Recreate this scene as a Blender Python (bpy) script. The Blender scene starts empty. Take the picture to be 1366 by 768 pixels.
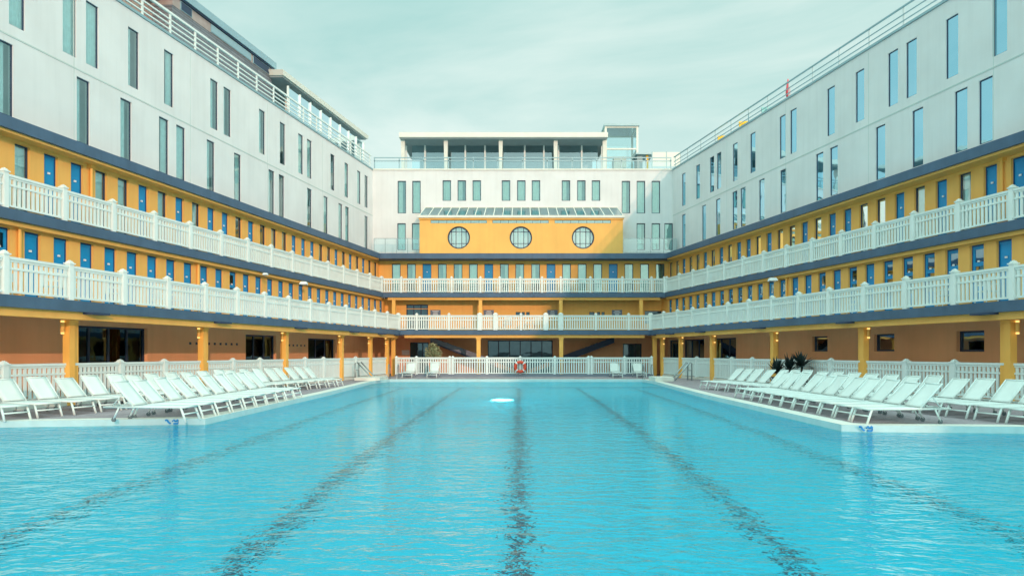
import bpy, bmesh, math, random
from mathutils import Vector, Matrix
random.seed(7)
C = bpy.context.scene.collection
R = math.radians

# ------------------------------------------------------------------ materials
def new_mat(name):
    m = bpy.data.materials.new(name); m.use_nodes = True
    nt = m.node_tree
    for n in list(nt.nodes): nt.nodes.remove(n)
    out = nt.nodes.new('ShaderNodeOutputMaterial')
    return m, nt, out

def paint(name, col, rough=0.6, var=0.08, scale=1.5, spec=0.4, bump=0.0, bscale=60, metal=0.0, streak=0.0):
    """weathered paint / render: base colour with slow blotches, fine grain and vertical streaks"""
    m, nt, out = new_mat(name)
    N = nt.nodes; L = nt.links
    b = N.new('ShaderNodeBsdfPrincipled'); L.new(b.outputs[0], out.inputs[0])
    b.inputs['Roughness'].default_value = rough
    b.inputs['Specular IOR Level'].default_value = spec
    b.inputs['Metallic'].default_value = metal
    geo = N.new('ShaderNodeNewGeometry')
    n1 = N.new('ShaderNodeTexNoise'); n1.inputs['Scale'].default_value = scale; n1.inputs['Detail'].default_value = 6
    L.new(geo.outputs['Position'], n1.inputs['Vector'])
    mr = N.new('ShaderNodeMapRange'); mr.inputs['From Min'].default_value = .3; mr.inputs['From Max'].default_value = .7
    mr.inputs['To Min'].default_value = 1 - var; mr.inputs['To Max'].default_value = 1 + var * .5
    L.new(n1.outputs['Fac'], mr.inputs['Value'])
    fac = mr.outputs[0]
    if streak:
        mp = N.new('ShaderNodeMapping'); mp.inputs['Scale'].default_value = (3.2, 3.2, .18)
        L.new(geo.outputs['Position'], mp.inputs['Vector'])
        n2 = N.new('ShaderNodeTexNoise'); n2.inputs['Scale'].default_value = 1.4; n2.inputs['Detail'].default_value = 5
        L.new(mp.outputs[0], n2.inputs['Vector'])
        m2 = N.new('ShaderNodeMapRange'); m2.inputs['From Min'].default_value = .45; m2.inputs['From Max'].default_value = .75
        m2.inputs['To Min'].default_value = 1; m2.inputs['To Max'].default_value = 1 - streak
        L.new(n2.outputs['Fac'], m2.inputs['Value'])
        mm = N.new('ShaderNodeMath'); mm.operation = 'MULTIPLY'
        L.new(fac, mm.inputs[0]); L.new(m2.outputs[0], mm.inputs[1]); fac = mm.outputs[0]
    vm = N.new('ShaderNodeVectorMath'); vm.operation = 'SCALE'; vm.inputs[0].default_value = col[:3]
    L.new(fac, vm.inputs['Scale']); L.new(vm.outputs[0], b.inputs['Base Color'])
    if bump:
        n3 = N.new('ShaderNodeTexNoise'); n3.inputs['Scale'].default_value = bscale; n3.inputs['Detail'].default_value = 4
        L.new(geo.outputs['Position'], n3.inputs['Vector'])
        bp = N.new('ShaderNodeBump'); bp.inputs['Strength'].default_value = bump; bp.inputs['Distance'].default_value = .01
        L.new(n3.outputs['Fac'], bp.inputs['Height']); L.new(bp.outputs[0], b.inputs['Normal'])
    return m

def glass_mat(name, tint, refl, base_mix=0.16, rough=0.02, blend=.35):
    """thin window glass: lets light through, mirrors more towards grazing"""
    m, nt, out = new_mat(name)
    N = nt.nodes; L = nt.links
    tr = N.new('ShaderNodeBsdfTransparent'); tr.inputs[0].default_value = (*tint, 1)
    gl = N.new('ShaderNodeBsdfGlossy'); gl.inputs['Color'].default_value = (*refl, 1); gl.inputs['Roughness'].default_value = rough
    lw = N.new('ShaderNodeLayerWeight'); lw.inputs['Blend'].default_value = blend
    mr = N.new('ShaderNodeMapRange'); mr.inputs['To Min'].default_value = base_mix; mr.inputs['To Max'].default_value = .95
    L.new(lw.outputs['Fresnel'], mr.inputs['Value'])
    geo = N.new('ShaderNodeNewGeometry')
    nz = N.new('ShaderNodeTexNoise'); nz.inputs['Scale'].default_value = .9
    L.new(geo.outputs['Position'], nz.inputs['Vector'])
    bp = N.new('ShaderNodeBump'); bp.inputs['Strength'].default_value = .15; bp.inputs['Distance'].default_value = .03
    L.new(nz.outputs['Fac'], bp.inputs['Height']); L.new(bp.outputs[0], gl.inputs['Normal'])
    mx = N.new('ShaderNodeMixShader')
    L.new(mr.outputs[0], mx.inputs[0]); L.new(tr.outputs[0], mx.inputs[1]); L.new(gl.outputs[0], mx.inputs[2])
    L.new(mx.outputs[0], out.inputs[0])
    return m

def emit_mat(name, col, s):
    m, nt, out = new_mat(name)
    e = nt.nodes.new('ShaderNodeEmission'); e.inputs[0].default_value = (*col, 1); e.inputs[1].default_value = s
    nt.links.new(e.outputs[0], out.inputs[0]); return m

WHITE = (.74, .76, .755)
M = {}
M['render'] = paint('white_render', WHITE, .75, .07, .6, .25, .12, 80, streak=.05)
M['render_groove'] = paint('render_joint', (.52, .62, .59), .8, .05)
M['roof'] = paint('roof_felt', (.30, .34, .36), .9, .15)
M['coping'] = paint('coping_metal', (.30, .46, .50), .45, .08, metal=.3)
M['orange'] = paint('ochre_paint', (.92, .51, .135), .6, .07, .9, .3, .1, 70, streak=.06)
M['orange_low'] = paint('ochre_paint_ground_floor', (.97, .53, .28), .65, .08, .7, .3, .1, 70, streak=.05)
M['column'] = paint('column_paint', (.92, .50, .11), .45, .06)
M['ceiling'] = paint('gallery_ceiling', (.78, .44, .24), .8, .08)
M['slab'] = paint('slab_edge_paint', (.075, .135, .215), .5, .14, 1.2, .35, streak=.1)
M['dark'] = paint('dark_metal_frame', (.025, .05, .10), .4, .1)
M['blue'] = paint('blue_door_paint', (.0, .30, .66), .35, .12, 1.7, .5)
M['blue_dark'] = paint('blue_door_frame_paint', (.0, .07, .22), .4, .1)
M['white'] = paint('white_painted_rail', (.77, .85, .82), .45, .06, 1.5, .4)
M['fence'] = paint('white_fence_paint', (.76, .90, .90), .45, .05, 1.5, .4)
M['whitepost'] = paint('white_painted_post', (.79, .86, .83), .4, .05)
M['knob'] = paint('white_plate', (.85, .9, .9), .3, .02)
M['curtain'] = paint('curtain_cloth', (.84, .93, .88), .95, .1, 6)
M['dark_room'] = paint('room_interior', (.45, .66, .70), .9, .3, 1.2)
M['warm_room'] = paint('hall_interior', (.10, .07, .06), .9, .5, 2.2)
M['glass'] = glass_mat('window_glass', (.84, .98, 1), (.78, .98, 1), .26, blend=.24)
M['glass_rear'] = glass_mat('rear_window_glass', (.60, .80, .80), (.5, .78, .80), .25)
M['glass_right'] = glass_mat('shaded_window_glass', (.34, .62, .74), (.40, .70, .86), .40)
M['glass_clear'] = glass_mat('clear_glass', (.80, .92, .93), (.8, .95, 1), .08)
M['glass_roof'] = glass_mat('roof_screen_glass', (.62, .80, .83), (.75, .92, 1), .22)
M['glass_dark'] = glass_mat('hall_glass', (.30, .42, .50), (.30, .45, .55), .10)
M['coping_stone'] = paint('pool_coping_stone', (.72, .74, .68), .6, .1, 2.5, .3, .15, 40)
M['kerb_face'] = paint('pool_rim_tile', (.50, .70, .72), .4, .08, 4)
M['frame_white'] = paint('lounger_frame', (.72, .82, .80), .35, .03)
M['tyre'] = paint('rubber', (.14, .18, .20), .7, .1)
M['slate_pale'] = paint('pale_brick_cladding', (.42, .36, .34), .8, .15, 3)
M['eave_pale'] = paint('pale_blue_eave', (.28, .44, .50), .4, .06)
M['steel'] = paint('brushed_steel', (.33, .42, .44), .3, .1, 3, .6, metal=.8)
M['brick'] = None
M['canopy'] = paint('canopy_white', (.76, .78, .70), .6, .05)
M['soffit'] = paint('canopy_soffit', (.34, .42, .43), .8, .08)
M['red'] = paint('lifebuoy_red', (.85, .10, .05), .45, .08)
M['yellow'] = paint('yellow_cloth', (.90, .50, .03), .85, .08)
M['teal_cloth'] = paint('teal_cloth', (.28, .52, .50), .85, .08)
M['rose'] = paint('red_cloth', (.75, .12, .14), .85, .08)
M['leaf'] = paint('olive_leaf', (.14, .19, .09), .6, .5, 9)
M['leaf_pale'] = paint('olive_leaf_pale', (.36, .42, .24), .6, .3, 9)
M['palm'] = paint('yucca_leaf', (.02, .045, .045), .45, .4, 6)
M['bark'] = paint('bark', (.09, .07, .05), .9, .3, 12)
M['pot'] = paint('planter', (.10, .11, .12), .6, .1)
M['sign_board'] = paint('sign_board', (.16, .22, .30), .5, .1)
M['sign_blue'] = paint('blue_marking', (.0, .25, .60), .4, .02)
M['lamp_lit'] = emit_mat('lit_lamp', (1, .62, .18), 1.3)
M['ceil_lamp'] = paint('ceiling_lamp', (.55, .75, .78), .3, .02)
M['pool_light'] = emit_mat('pool_light_glint_glow', (1, .93, .93), 10)  # glow of the added globe that imitates a glint on the pool
M['grey_step'] = paint('stair_flank', (.20, .25, .32), .6, .1)
M['navy'] = paint('stair_soffit', (.03, .055, .11), .6, .1)
M['ground'] = paint('ground_asphalt', (.10, .10, .10), .9, .2, .2)

def sling():
    m, nt, out = new_mat('lounger_sling'); N = nt.nodes; L = nt.links
    b = N.new('ShaderNodeBsdfPrincipled'); L.new(b.outputs[0], out.inputs[0]); b.inputs['Roughness'].default_value = .7
    geo = N.new('ShaderNodeNewGeometry')
    n = N.new('ShaderNodeTexNoise'); n.inputs['Scale'].default_value = 3; n.inputs['Detail'].default_value = 5
    L.new(geo.outputs['Position'], n.inputs['Vector'])
    r = N.new('ShaderNodeMapRange'); r.inputs['To Min'].default_value = .88; r.inputs['To Max'].default_value = 1.05
    L.new(n.outputs['Fac'], r.inputs['Value'])
    oi = N.new('ShaderNodeObjectInfo'); r2 = N.new('ShaderNodeMapRange'); r2.inputs['To Min'].default_value = .92; r2.inputs['To Max'].default_value = 1.04
    L.new(oi.outputs['Random'], r2.inputs['Value'])
    mm = N.new('ShaderNodeMath'); mm.operation = 'MULTIPLY'; L.new(r.outputs[0], mm.inputs[0]); L.new(r2.outputs[0], mm.inputs[1])
    v = N.new('ShaderNodeVectorMath'); v.operation = 'SCALE'; v.inputs[0].default_value = (.70, .78, .76)
    L.new(mm.outputs[0], v.inputs['Scale']); L.new(v.outputs[0], b.inputs['Base Color'])
    w = N.new('ShaderNodeTexWave'); w.inputs['Scale'].default_value = 60
    bp = N.new('ShaderNodeBump'); bp.inputs['Strength'].default_value = .2; bp.inputs['Distance'].default_value = .002
    L.new(w.outputs['Fac'], bp.inputs['Height']); L.new(bp.outputs[0], b.inputs['Normal'])
    return m
M['sling'] = sling()

def planks():
    m, nt, out = new_mat('deck_planks'); N = nt.nodes; L = nt.links
    b = N.new('ShaderNodeBsdfPrincipled'); L.new(b.outputs[0], out.inputs[0]); b.inputs['Roughness'].default_value = .7
    geo = N.new('ShaderNodeNewGeometry')
    mp = N.new('ShaderNodeMapping'); mp.inputs['Rotation'].default_value = (0, 0, R(90))
    L.new(geo.outputs['Position'], mp.inputs['Vector'])
    br = N.new('ShaderNodeTexBrick'); br.inputs['Scale'].default_value = 1.0
    br.inputs['Color1'].default_value = (.40, .34, .37, 1); br.inputs['Color2'].default_value = (.32, .28, .31, 1)
    br.inputs['Mortar'].default_value = (.06, .06, .08, 1)
    br.inputs['Mortar Size'].default_value = .012; br.inputs['Brick Width'].default_value = 2.6; br.inputs['Row Height'].default_value = .145
    L.new(mp.outputs[0], br.inputs['Vector'])
    n = N.new('ShaderNodeTexNoise'); n.inputs['Scale'].default_value = 2; n.inputs['Detail'].default_value = 6
    L.new(geo.outputs['Position'], n.inputs['Vector'])
    r = N.new('ShaderNodeMapRange'); r.inputs['To Min'].default_value = .75; r.inputs['To Max'].default_value = 1.25
    L.new(n.outputs['Fac'], r.inputs['Value'])
    v = N.new('ShaderNodeVectorMath'); v.operation = 'SCALE'; L.new(br.outputs['Color'], v.inputs[0]); L.new(r.outputs[0], v.inputs['Scale'])
    L.new(v.outputs[0], b.inputs['Base Color'])
    return m
M['deck'] = planks()

def brickwork(name, c1, c2, mortar, w=.5, h=.12):
    m, nt, out = new_mat(name); N = nt.nodes; L = nt.links
    b = N.new('ShaderNodeBsdfPrincipled'); L.new(b.outputs[0], out.inputs[0]); b.inputs['Roughness'].default_value = .8
    geo = N.new('ShaderNodeNewGeometry')
    sx = N.new('ShaderNodeSeparateXYZ'); L.new(geo.outputs['Position'], sx.inputs[0])
    cx = N.new('ShaderNodeCombineXYZ'); L.new(sx.outputs[1], cx.inputs[0]); L.new(sx.outputs[2], cx.inputs[1])
    br = N.new('ShaderNodeTexBrick'); br.inputs['Scale'].default_value = 1
    br.inputs['Color1'].default_value = (*c1, 1); br.inputs['Color2'].default_value = (*c2, 1); br.inputs['Mortar'].default_value = (*mortar, 1)
    br.inputs['Mortar Size'].default_value = .012; br.inputs['Brick Width'].default_value = w; br.inputs['Row Height'].default_value = h
    L.new(cx.outputs[0], br.inputs['Vector']); L.new(br.outputs['Color'], b.inputs['Base Color'])
    return m
M['slate'] = brickwork('slate_cladding', (.17, .19, .22), (.24, .26, .29), (.06, .07, .08), 1.2, .14)
M['brick'] = brickwork('brick_screen', (.42, .26, .22), (.50, .38, .32), (.2, .2, .2), .5, .12)

def pool_tile():
    m, nt, out = new_mat('pool_mosaic'); N = nt.nodes; L = nt.links
    b = N.new('ShaderNodeBsdfPrincipled'); L.new(b.outputs[0], out.inputs[0]); b.inputs['Roughness'].default_value = .5
    geo = N.new('ShaderNodeNewGeometry')
    br = N.new('ShaderNodeTexBrick'); br.offset = 0; br.inputs['Scale'].default_value = 1
    br.inputs['Color1'].default_value = (.003, .71, .88, 1); br.inputs['Color2'].default_value = (.003, .68, .86, 1); br.inputs['Mortar'].default_value = (.03, .58, .76, 1)
    br.inputs['Mortar Size'].default_value = .01; br.inputs['Brick Width'].default_value = .5; br.inputs['Row Height'].default_value = .5
    L.new(geo.outputs['Position'], br.inputs['Vector'])
    n = N.new('ShaderNodeTexNoise'); n.inputs['Scale'].default_value = .35; n.inputs['Detail'].default_value = 5
    L.new(geo.outputs['Position'], n.inputs['Vector'])
    r = N.new('ShaderNodeMapRange'); r.inputs['To Min'].default_value = .85; r.inputs['To Max'].default_value = 1.1
    L.new(n.outputs['Fac'], r.inputs['Value'])
    v = N.new('ShaderNodeVectorMath'); v.operation = 'SCALE'; L.new(br.outputs['Color'], v.inputs[0]); L.new(r.outputs[0], v.inputs['Scale'])
    L.new(v.outputs[0], b.inputs['Base Color'])
    return m
M['pool'] = pool_tile()
M['lane'] = paint('lane_tile', (.06, .07, .13), .5, .1)

def water_mat():
    m, nt, out = new_mat('pool_water'); N = nt.nodes; L = nt.links
    geo = N.new('ShaderNodeNewGeometry')
    mp = N.new('ShaderNodeMapping'); mp.inputs['Scale'].default_value = (.75, 1.25, 1); mp.inputs['Rotation'].default_value = (0, 0, R(12))
    L.new(geo.outputs['Position'], mp.inputs['Vector'])
    def noise(sc, det, dist=0):
        n = N.new('ShaderNodeTexNoise'); n.inputs['Scale'].default_value = sc; n.inputs['Detail'].default_value = det
        n.inputs['Distortion'].default_value = dist; L.new(mp.outputs[0], n.inputs['Vector']); return n.outputs['Fac']
    def mul(a, k):
        q = N.new('ShaderNodeMath'); q.operation = 'MULTIPLY'; L.new(a, q.inputs[0]); q.inputs[1].default_value = k; return q.outputs[0]
    def add(a, b):
        q = N.new('ShaderNodeMath'); q.operation = 'ADD'; L.new(a, q.inputs[0]); L.new(b, q.inputs[1]); return q.outputs[0]
    h = add(add(mul(noise(.9, 2), .06), mul(noise(4.6, 3, .3), WAVE)), mul(noise(12, 2, .2), WAVE * .15))
    bp = N.new('ShaderNodeBump'); bp.inputs['Strength'].default_value = 1; bp.inputs['Distance'].default_value = 1
    L.new(h, bp.inputs['Height'])
    rf = N.new('ShaderNodeBsdfRefraction'); rf.inputs['Color'].default_value = (.16, .97, 1, 1); rf.inputs['IOR'].default_value = 1.33; rf.inputs['Roughness'].default_value = 0
    L.new(bp.outputs[0], rf.inputs['Normal'])
    tr = N.new('ShaderNodeBsdfTransparent'); tr.inputs[0].default_value = (.86, .97, 1, 1)
    mx = N.new('ShaderNodeMixShader'); mx.inputs[0].default_value = .0
    L.new(rf.outputs[0], mx.inputs[1]); L.new(tr.outputs[0], mx.inputs[2])
    gl = N.new('ShaderNodeBsdfGlossy'); gl.inputs['Roughness'].default_value = .03; gl.inputs['Color'].default_value = (.76, .98, 1, 1)
    L.new(bp.outputs[0], gl.inputs['Normal'])
    fr = N.new('ShaderNodeFresnel'); fr.inputs['IOR'].default_value = 1.33; L.new(bp.outputs[0], fr.inputs['Normal'])
    m2 = N.new('ShaderNodeMixShader'); L.new(fr.outputs[0], m2.inputs[0]); L.new(mx.outputs[0], m2.inputs[1]); L.new(gl.outputs[0], m2.inputs[2])
    L.new(m2.outputs[0], out.inputs[0])
    return m
WAVE = .062
M['water'] = water_mat()

# ------------------------------------------------------------------ mesh builder
class MB:
    def __init__(s): s.v = []; s.f = []
    def poly(s, pts):
        b = len(s.v); s.v += [tuple(p) for p in pts]; s.f.append(tuple(range(b, b + len(pts)))); return s
    def hexa(s, p):                       # 8 points: bottom 4, top 4
        b = len(s.v); s.v += [tuple(q) for q in p]
        for q in ((0,3,2,1),(4,5,6,7),(0,1,5,4),(1,2,6,5),(2,3,7,6),(3,0,4,7)): s.f.append(tuple(b + i for i in q))
        return s
    def box(s, x0, x1, y0, y1, z0, z1, T=None):
        p = [(x0,y0,z0),(x1,y0,z0),(x1,y1,z0),(x0,y1,z0),(x0,y0,z1),(x1,y0,z1),(x1,y1,z1),(x0,y1,z1)]
        if T: p = [T(*q) for q in p]
        return s.hexa(p)
    def bar(s, a, b, w, h, up=(0,0,1)):
        a = Vector(a); b = Vector(b); d = (b - a).normalized(); u = Vector(up)
        if abs(d.dot(u)) > .98: u = Vector((0,1,0))
        x = d.cross(u).normalized() * w / 2; z = x.cross(d).normalized() * h / 2
        return s.hexa([a-x-z, a+x-z, b+x-z, b-x-z, a-x+z, a+x+z, b+x+z, b-x+z])
    def tube(s, pts, r, n=8, r2=None, cap=True):
        pts = [Vector(p) for p in pts]; rings = []
        for i, p in enumerate(pts):
            d = (pts[min(i+1, len(pts)-1)] - pts[max(i-1, 0)]).normalized()
            u = Vector((0,0,1)) if abs(d.z) < .9 else Vector((1,0,0))
            x = d.cross(u).normalized(); y = d.cross(x)
            rr = r if r2 is None else r + (r2 - r) * i / max(1, len(pts) - 1)
            b = len(s.v)
            for k in range(n):
                a = 2*math.pi*k/n; s.v.append(tuple(p + x*rr*math.cos(a) + y*rr*math.sin(a)))
            rings.append(b)
        for i in range(len(rings)-1):
            for k in range(n):
                k2 = (k+1) % n; s.f.append((rings[i]+k, rings[i]+k2, rings[i+1]+k2, rings[i+1]+k))
        if cap:
            s.f.append(tuple(rings[0]+k for k in range(n))[::-1]); s.f.append(tuple(rings[-1]+k for k in range(n)))
        return s
    def lathe(s, prof, n=16, c=(0,0,0)):
        b0 = len(s.v)
        for (r, z) in prof:
            for k in range(n):
                a = 2*math.pi*k/n; s.v.append((c[0]+r*math.cos(a), c[1]+r*math.sin(a), c[2]+z))
        for i in range(len(prof)-1):
            for k in range(n):
                k2 = (k+1) % n; s.f.append((b0+i*n+k, b0+i*n+k2, b0+(i+1)*n+k2, b0+(i+1)*n+k))
        s.f.append(tuple(b0+k for k in range(n))[::-1]); s.f.append(tuple(b0+(len(prof)-1)*n+k for k in range(n)))
        return s
    def torus(s, c, ax, Rr, r, a0=0, a1=2*math.pi, n=24, m=10):
        # ring in the plane spanned by ax[0], ax[1]
        c = Vector(c); X = Vector(ax[0]); Y = Vector(ax[1]); Z = X.cross(Y); b = len(s.v); full = abs(a1-a0-2*math.pi) < 1e-6
        cnt = n if full else n + 1
        for i in range(cnt):
            a = a0 + (a1-a0)*i/n; d = X*math.cos(a) + Y*math.sin(a)
            for k in range(m):
                t = 2*math.pi*k/m; s.v.append(tuple(c + d*(Rr + r*math.cos(t)) + Z*r*math.sin(t)))
        for i in range(n if full else n):
            i2 = (i+1) % cnt
            for k in range(m):
                k2 = (k+1) % m; s.f.append((b+i*m+k, b+i2*m+k, b+i2*m+k2, b+i*m+k2))
        return s
    def mesh(s, name, mat, smooth=False, fix=True):
        me = bpy.data.meshes.new(name); me.from_pydata(s.v, [], s.f); me.validate()
        if fix:
            bm = bmesh.new(); bm.from_mesh(me); bmesh.ops.recalc_face_normals(bm, faces=bm.faces); bm.to_mesh(me); bm.free()
        me.materials.append(mat)
        if smooth:
            for p in me.polygons: p.use_smooth = True
        return me

def obj(name, data, parent=None, loc=(0,0,0), rotz=0):
    """loc is given in the parent's frame (or the world's without one)"""
    o = bpy.data.objects.new(name, data); C.objects.link(o)
    if parent: o.parent = parent
    o.location = loc; o.rotation_euler = (0, 0, rotz)
    return o
def tag(o, label, cat, group=None):
    o['label'] = label; o['category'] = cat
    if group: o['group'] = group
    return o
def struct(o): o['kind'] = 'structure'; return o
def copy_tree(o, parent=None):
    c = o.copy(); C.objects.link(c)
    if parent: c.parent = parent
    for ch in KIDS.get(o.name, []): copy_tree(ch, c)
    return c
KIDS = {}
def kid(name, data, parent, loc=(0,0,0), rotz=0):
    o = obj(name, data, parent, loc, rotz); KIDS.setdefault(parent.name, []).append(o); return o
ORD = ['first','second','third','fourth','fifth','sixth','seventh','eighth','ninth','tenth','eleventh','twelfth','thirteenth',
       'fourteenth','fifteenth','sixteenth','seventeenth','eighteenth','nineteenth','twentieth','twenty-first','twenty-second']

# ------------------------------------------------------------------ court geometry (deck at z = 0)
TL, TR = .189, .2075
def PL(a, Y, z=0): return (-a + TL*Y, Y, z)
def PR(a, Y, z=0): return (a - TR*Y, Y, z)
Z1a, Z1b = 2.72, 3.03          # lower gallery slab
Z2a, Z2b = 5.36, 5.68          # upper gallery slab
Z3a, Z3b = 8.04, 8.40          # eave band
ZR = 14.45                     # parapet top
WATER = -.13

def wall_holes(mb, f, U0, U1, V0, V1, holes, depth, thick=None):
    """f(u,v,d)->point, d=0 front, d>0 into the wall. Front sheet with openings + reveals."""
    us = sorted({U0, U1} | {h[0] for h in holes} | {h[1] for h in holes}); us = [u for u in us if U0 <= u <= U1]
    vs = sorted({V0, V1} | {h[2] for h in holes} | {h[3] for h in holes}); vs = [v for v in vs if V0 <= v <= V1]
    for i in range(len(us)-1):
        for j in range(len(vs)-1):
            u = (us[i]+us[i+1])/2; v = (vs[j]+vs[j+1])/2
            if any(h[0] < u < h[1] and h[2] < v < h[3] for h in holes): continue
            mb.poly([f(us[i],vs[j],0), f(us[i+1],vs[j],0), f(us[i+1],vs[j+1],0), f(us[i],vs[j+1],0)])
    for (a, b, c, d) in holes:
        mb.poly([f(a,c,0), f(a,d,0), f(a,d,depth), f(a,c,depth)])
        mb.poly([f(b,c,0), f(b,c,depth), f(b,d,depth), f(b,d,0)])
        mb.poly([f(a,d,0), f(b,d,0), f(b,d,depth), f(a,d,depth)])
        if c > V0 + .01: mb.poly([f(a,c,0), f(a,c,depth), f(b,c,depth), f(b,c,0)])
    return mb

# generic window / door part meshes in a (u along, d into wall, v up) frame; F maps local (u,d,v)->local xyz
def mk_frame(F, w, h, t=.045, mat='dark', d0=.07, d1=.13, mullion=0, transom=None):
    mb = MB()
    mb.box(-w/2, -w/2+t, d0, d1, 0, h, F); mb.box(w/2-t, w/2, d0, d1, 0, h, F)
    mb.box(-w/2+t, w/2-t, d0, d1, h-t, h, F); mb.box(-w/2+t, w/2-t, d0, d1, 0, t, F)
    for k in range(mullion):
        u = -w/2 + w*(k+1)/(mullion+1); mb.box(u-t/2, u+t/2, d0, d1, t, h-t, F)
    if transom: mb.box(-w/2+t, w/2-t, d0+.004, d1-.004, transom-t/2, transom+t/2, F)
    return mb.mesh('window_frame_mesh', M[mat])
def mk_pane(F, w, h, mat='glass', d=.10):
    return MB().poly([F(-w/2+.02,d,.02), F(w/2-.02,d,.02), F(w/2-.02,d,h-.02), F(-w/2+.02,d,h-.02)]).mesh('pane_mesh', M[mat], fix=False)
def mk_curtain(F, w, h, u0, u1, d=.20):
    mb = MB(); n = max(4, int((u1-u0)/.05)); pts = []
    for i in range(n+1):
        u = u0 + (u1-u0)*i/n; dd = d + (.02 if i % 2 else -.02); pts.append((u, dd))
    for i in range(n):
        mb.poly([F(pts[i][0],pts[i][1],.0), F(pts[i+1][0],pts[i+1][1],.0), F(pts[i+1][0],pts[i+1][1],h), F(pts[i][0],pts[i][1],h)])
    return mb.mesh('curtain_mesh', M['curtain'], fix=False)
def mk_door(F, w, h, glazed=False):
    mb = MB(); d = .09
    if glazed:
        mb.box(-w/2+.03, -w/2+.1, d, d+.04, 0, h-.05, F); mb.box(w/2-.1, w/2-.03, d, d+.04, 0, h-.05, F)
        mb.box(-w/2+.1, w/2-.1, d, d+.04, h-.15, h-.05, F); mb.box(-w/2+.1, w/2-.1, d, d+.04, 0, .75, F)
        mb.box(-w/2+.1, w/2-.1, d, d+.04, 1.42, 1.56, F)
    else:
        mb.box(-w/2+.03, w/2-.03, d+.012, d+.05, 0, h-.05, F)
        for (a, b) in ((.12, .72), (.84, 1.34), (1.62, h-.17)):
            mb.box(-w/2+.10, w/2-.10, d, d+.012, a, b, F)
        mb.box(-w/2+.03, w/2-.03, d-.004, d+.012, h-.11, h-.05, F)
    return mb.mesh('door_leaf_mesh', M['blue'])
def mk_doorframe(F, w, h):
    mb = MB()
    mb.box(-w/2, -w/2+.03, .08, .17, 0, h, F); mb.box(w/2-.03, w/2, .08, .17, 0, h, F); mb.box(-w/2+.03, w/2-.03, .08, .17, h-.05, h, F)
    return mb.mesh('door_frame_mesh', M['blue_dark'])
def mk_knob(F, h=1.58):
    mb = MB(); mb.box(-.035, .035, .055, .088, h-.03, h+.03, F)
    return mb.mesh('number_plate_mesh', M['knob'])

def picket_panel(L, T, h=.98, n=None, mat='white', base=0.0):
    """rails and pickets of one bay of length L along T's u axis"""
    mb = MB(); n = n or max(4, int(round(L/.155)))
    mb.box(0, L, -.055, .055, base+h-.07, base+h, T)
    mb.box(0, L, -.03, .03, base+h-.13, base+h-.072, T)
    mb.box(0, L, -.032, .032, base+h-.335, base+h-.275, T)
    mb.box(0, L, -.032, .032, base+.05, base+.11, T)
    for k in range(n):
        u = L*(k+.5)/n
        mb.box(u-.040, u+.040, -.018, .018, base+.112, base+h-.337, T)
        mb.box(u-.040, u+.040, -.018, .018, base+h-.273, base+h-.132, T)
    return mb.mesh('balustrade_mesh', M[mat])
def post_mesh(T, h=1.02, w=.072, base=0.0, mat='whitepost'):
    mb = MB(); mb.box(-w, w, -w, w, base, base+h, T)
    mb.box(-w-.025, w+.025, -w-.025, w+.025, base+h, base+h+.035, T)
    for (z, r) in ((.035, w*.9), (.065, w*.65), (.085, w*.3)):
        mb.box(-r, r, -r, r, base+h+z-.001*0, base+h+z+.03, T)
    return mb.mesh('post_mesh', M[mat])

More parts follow.
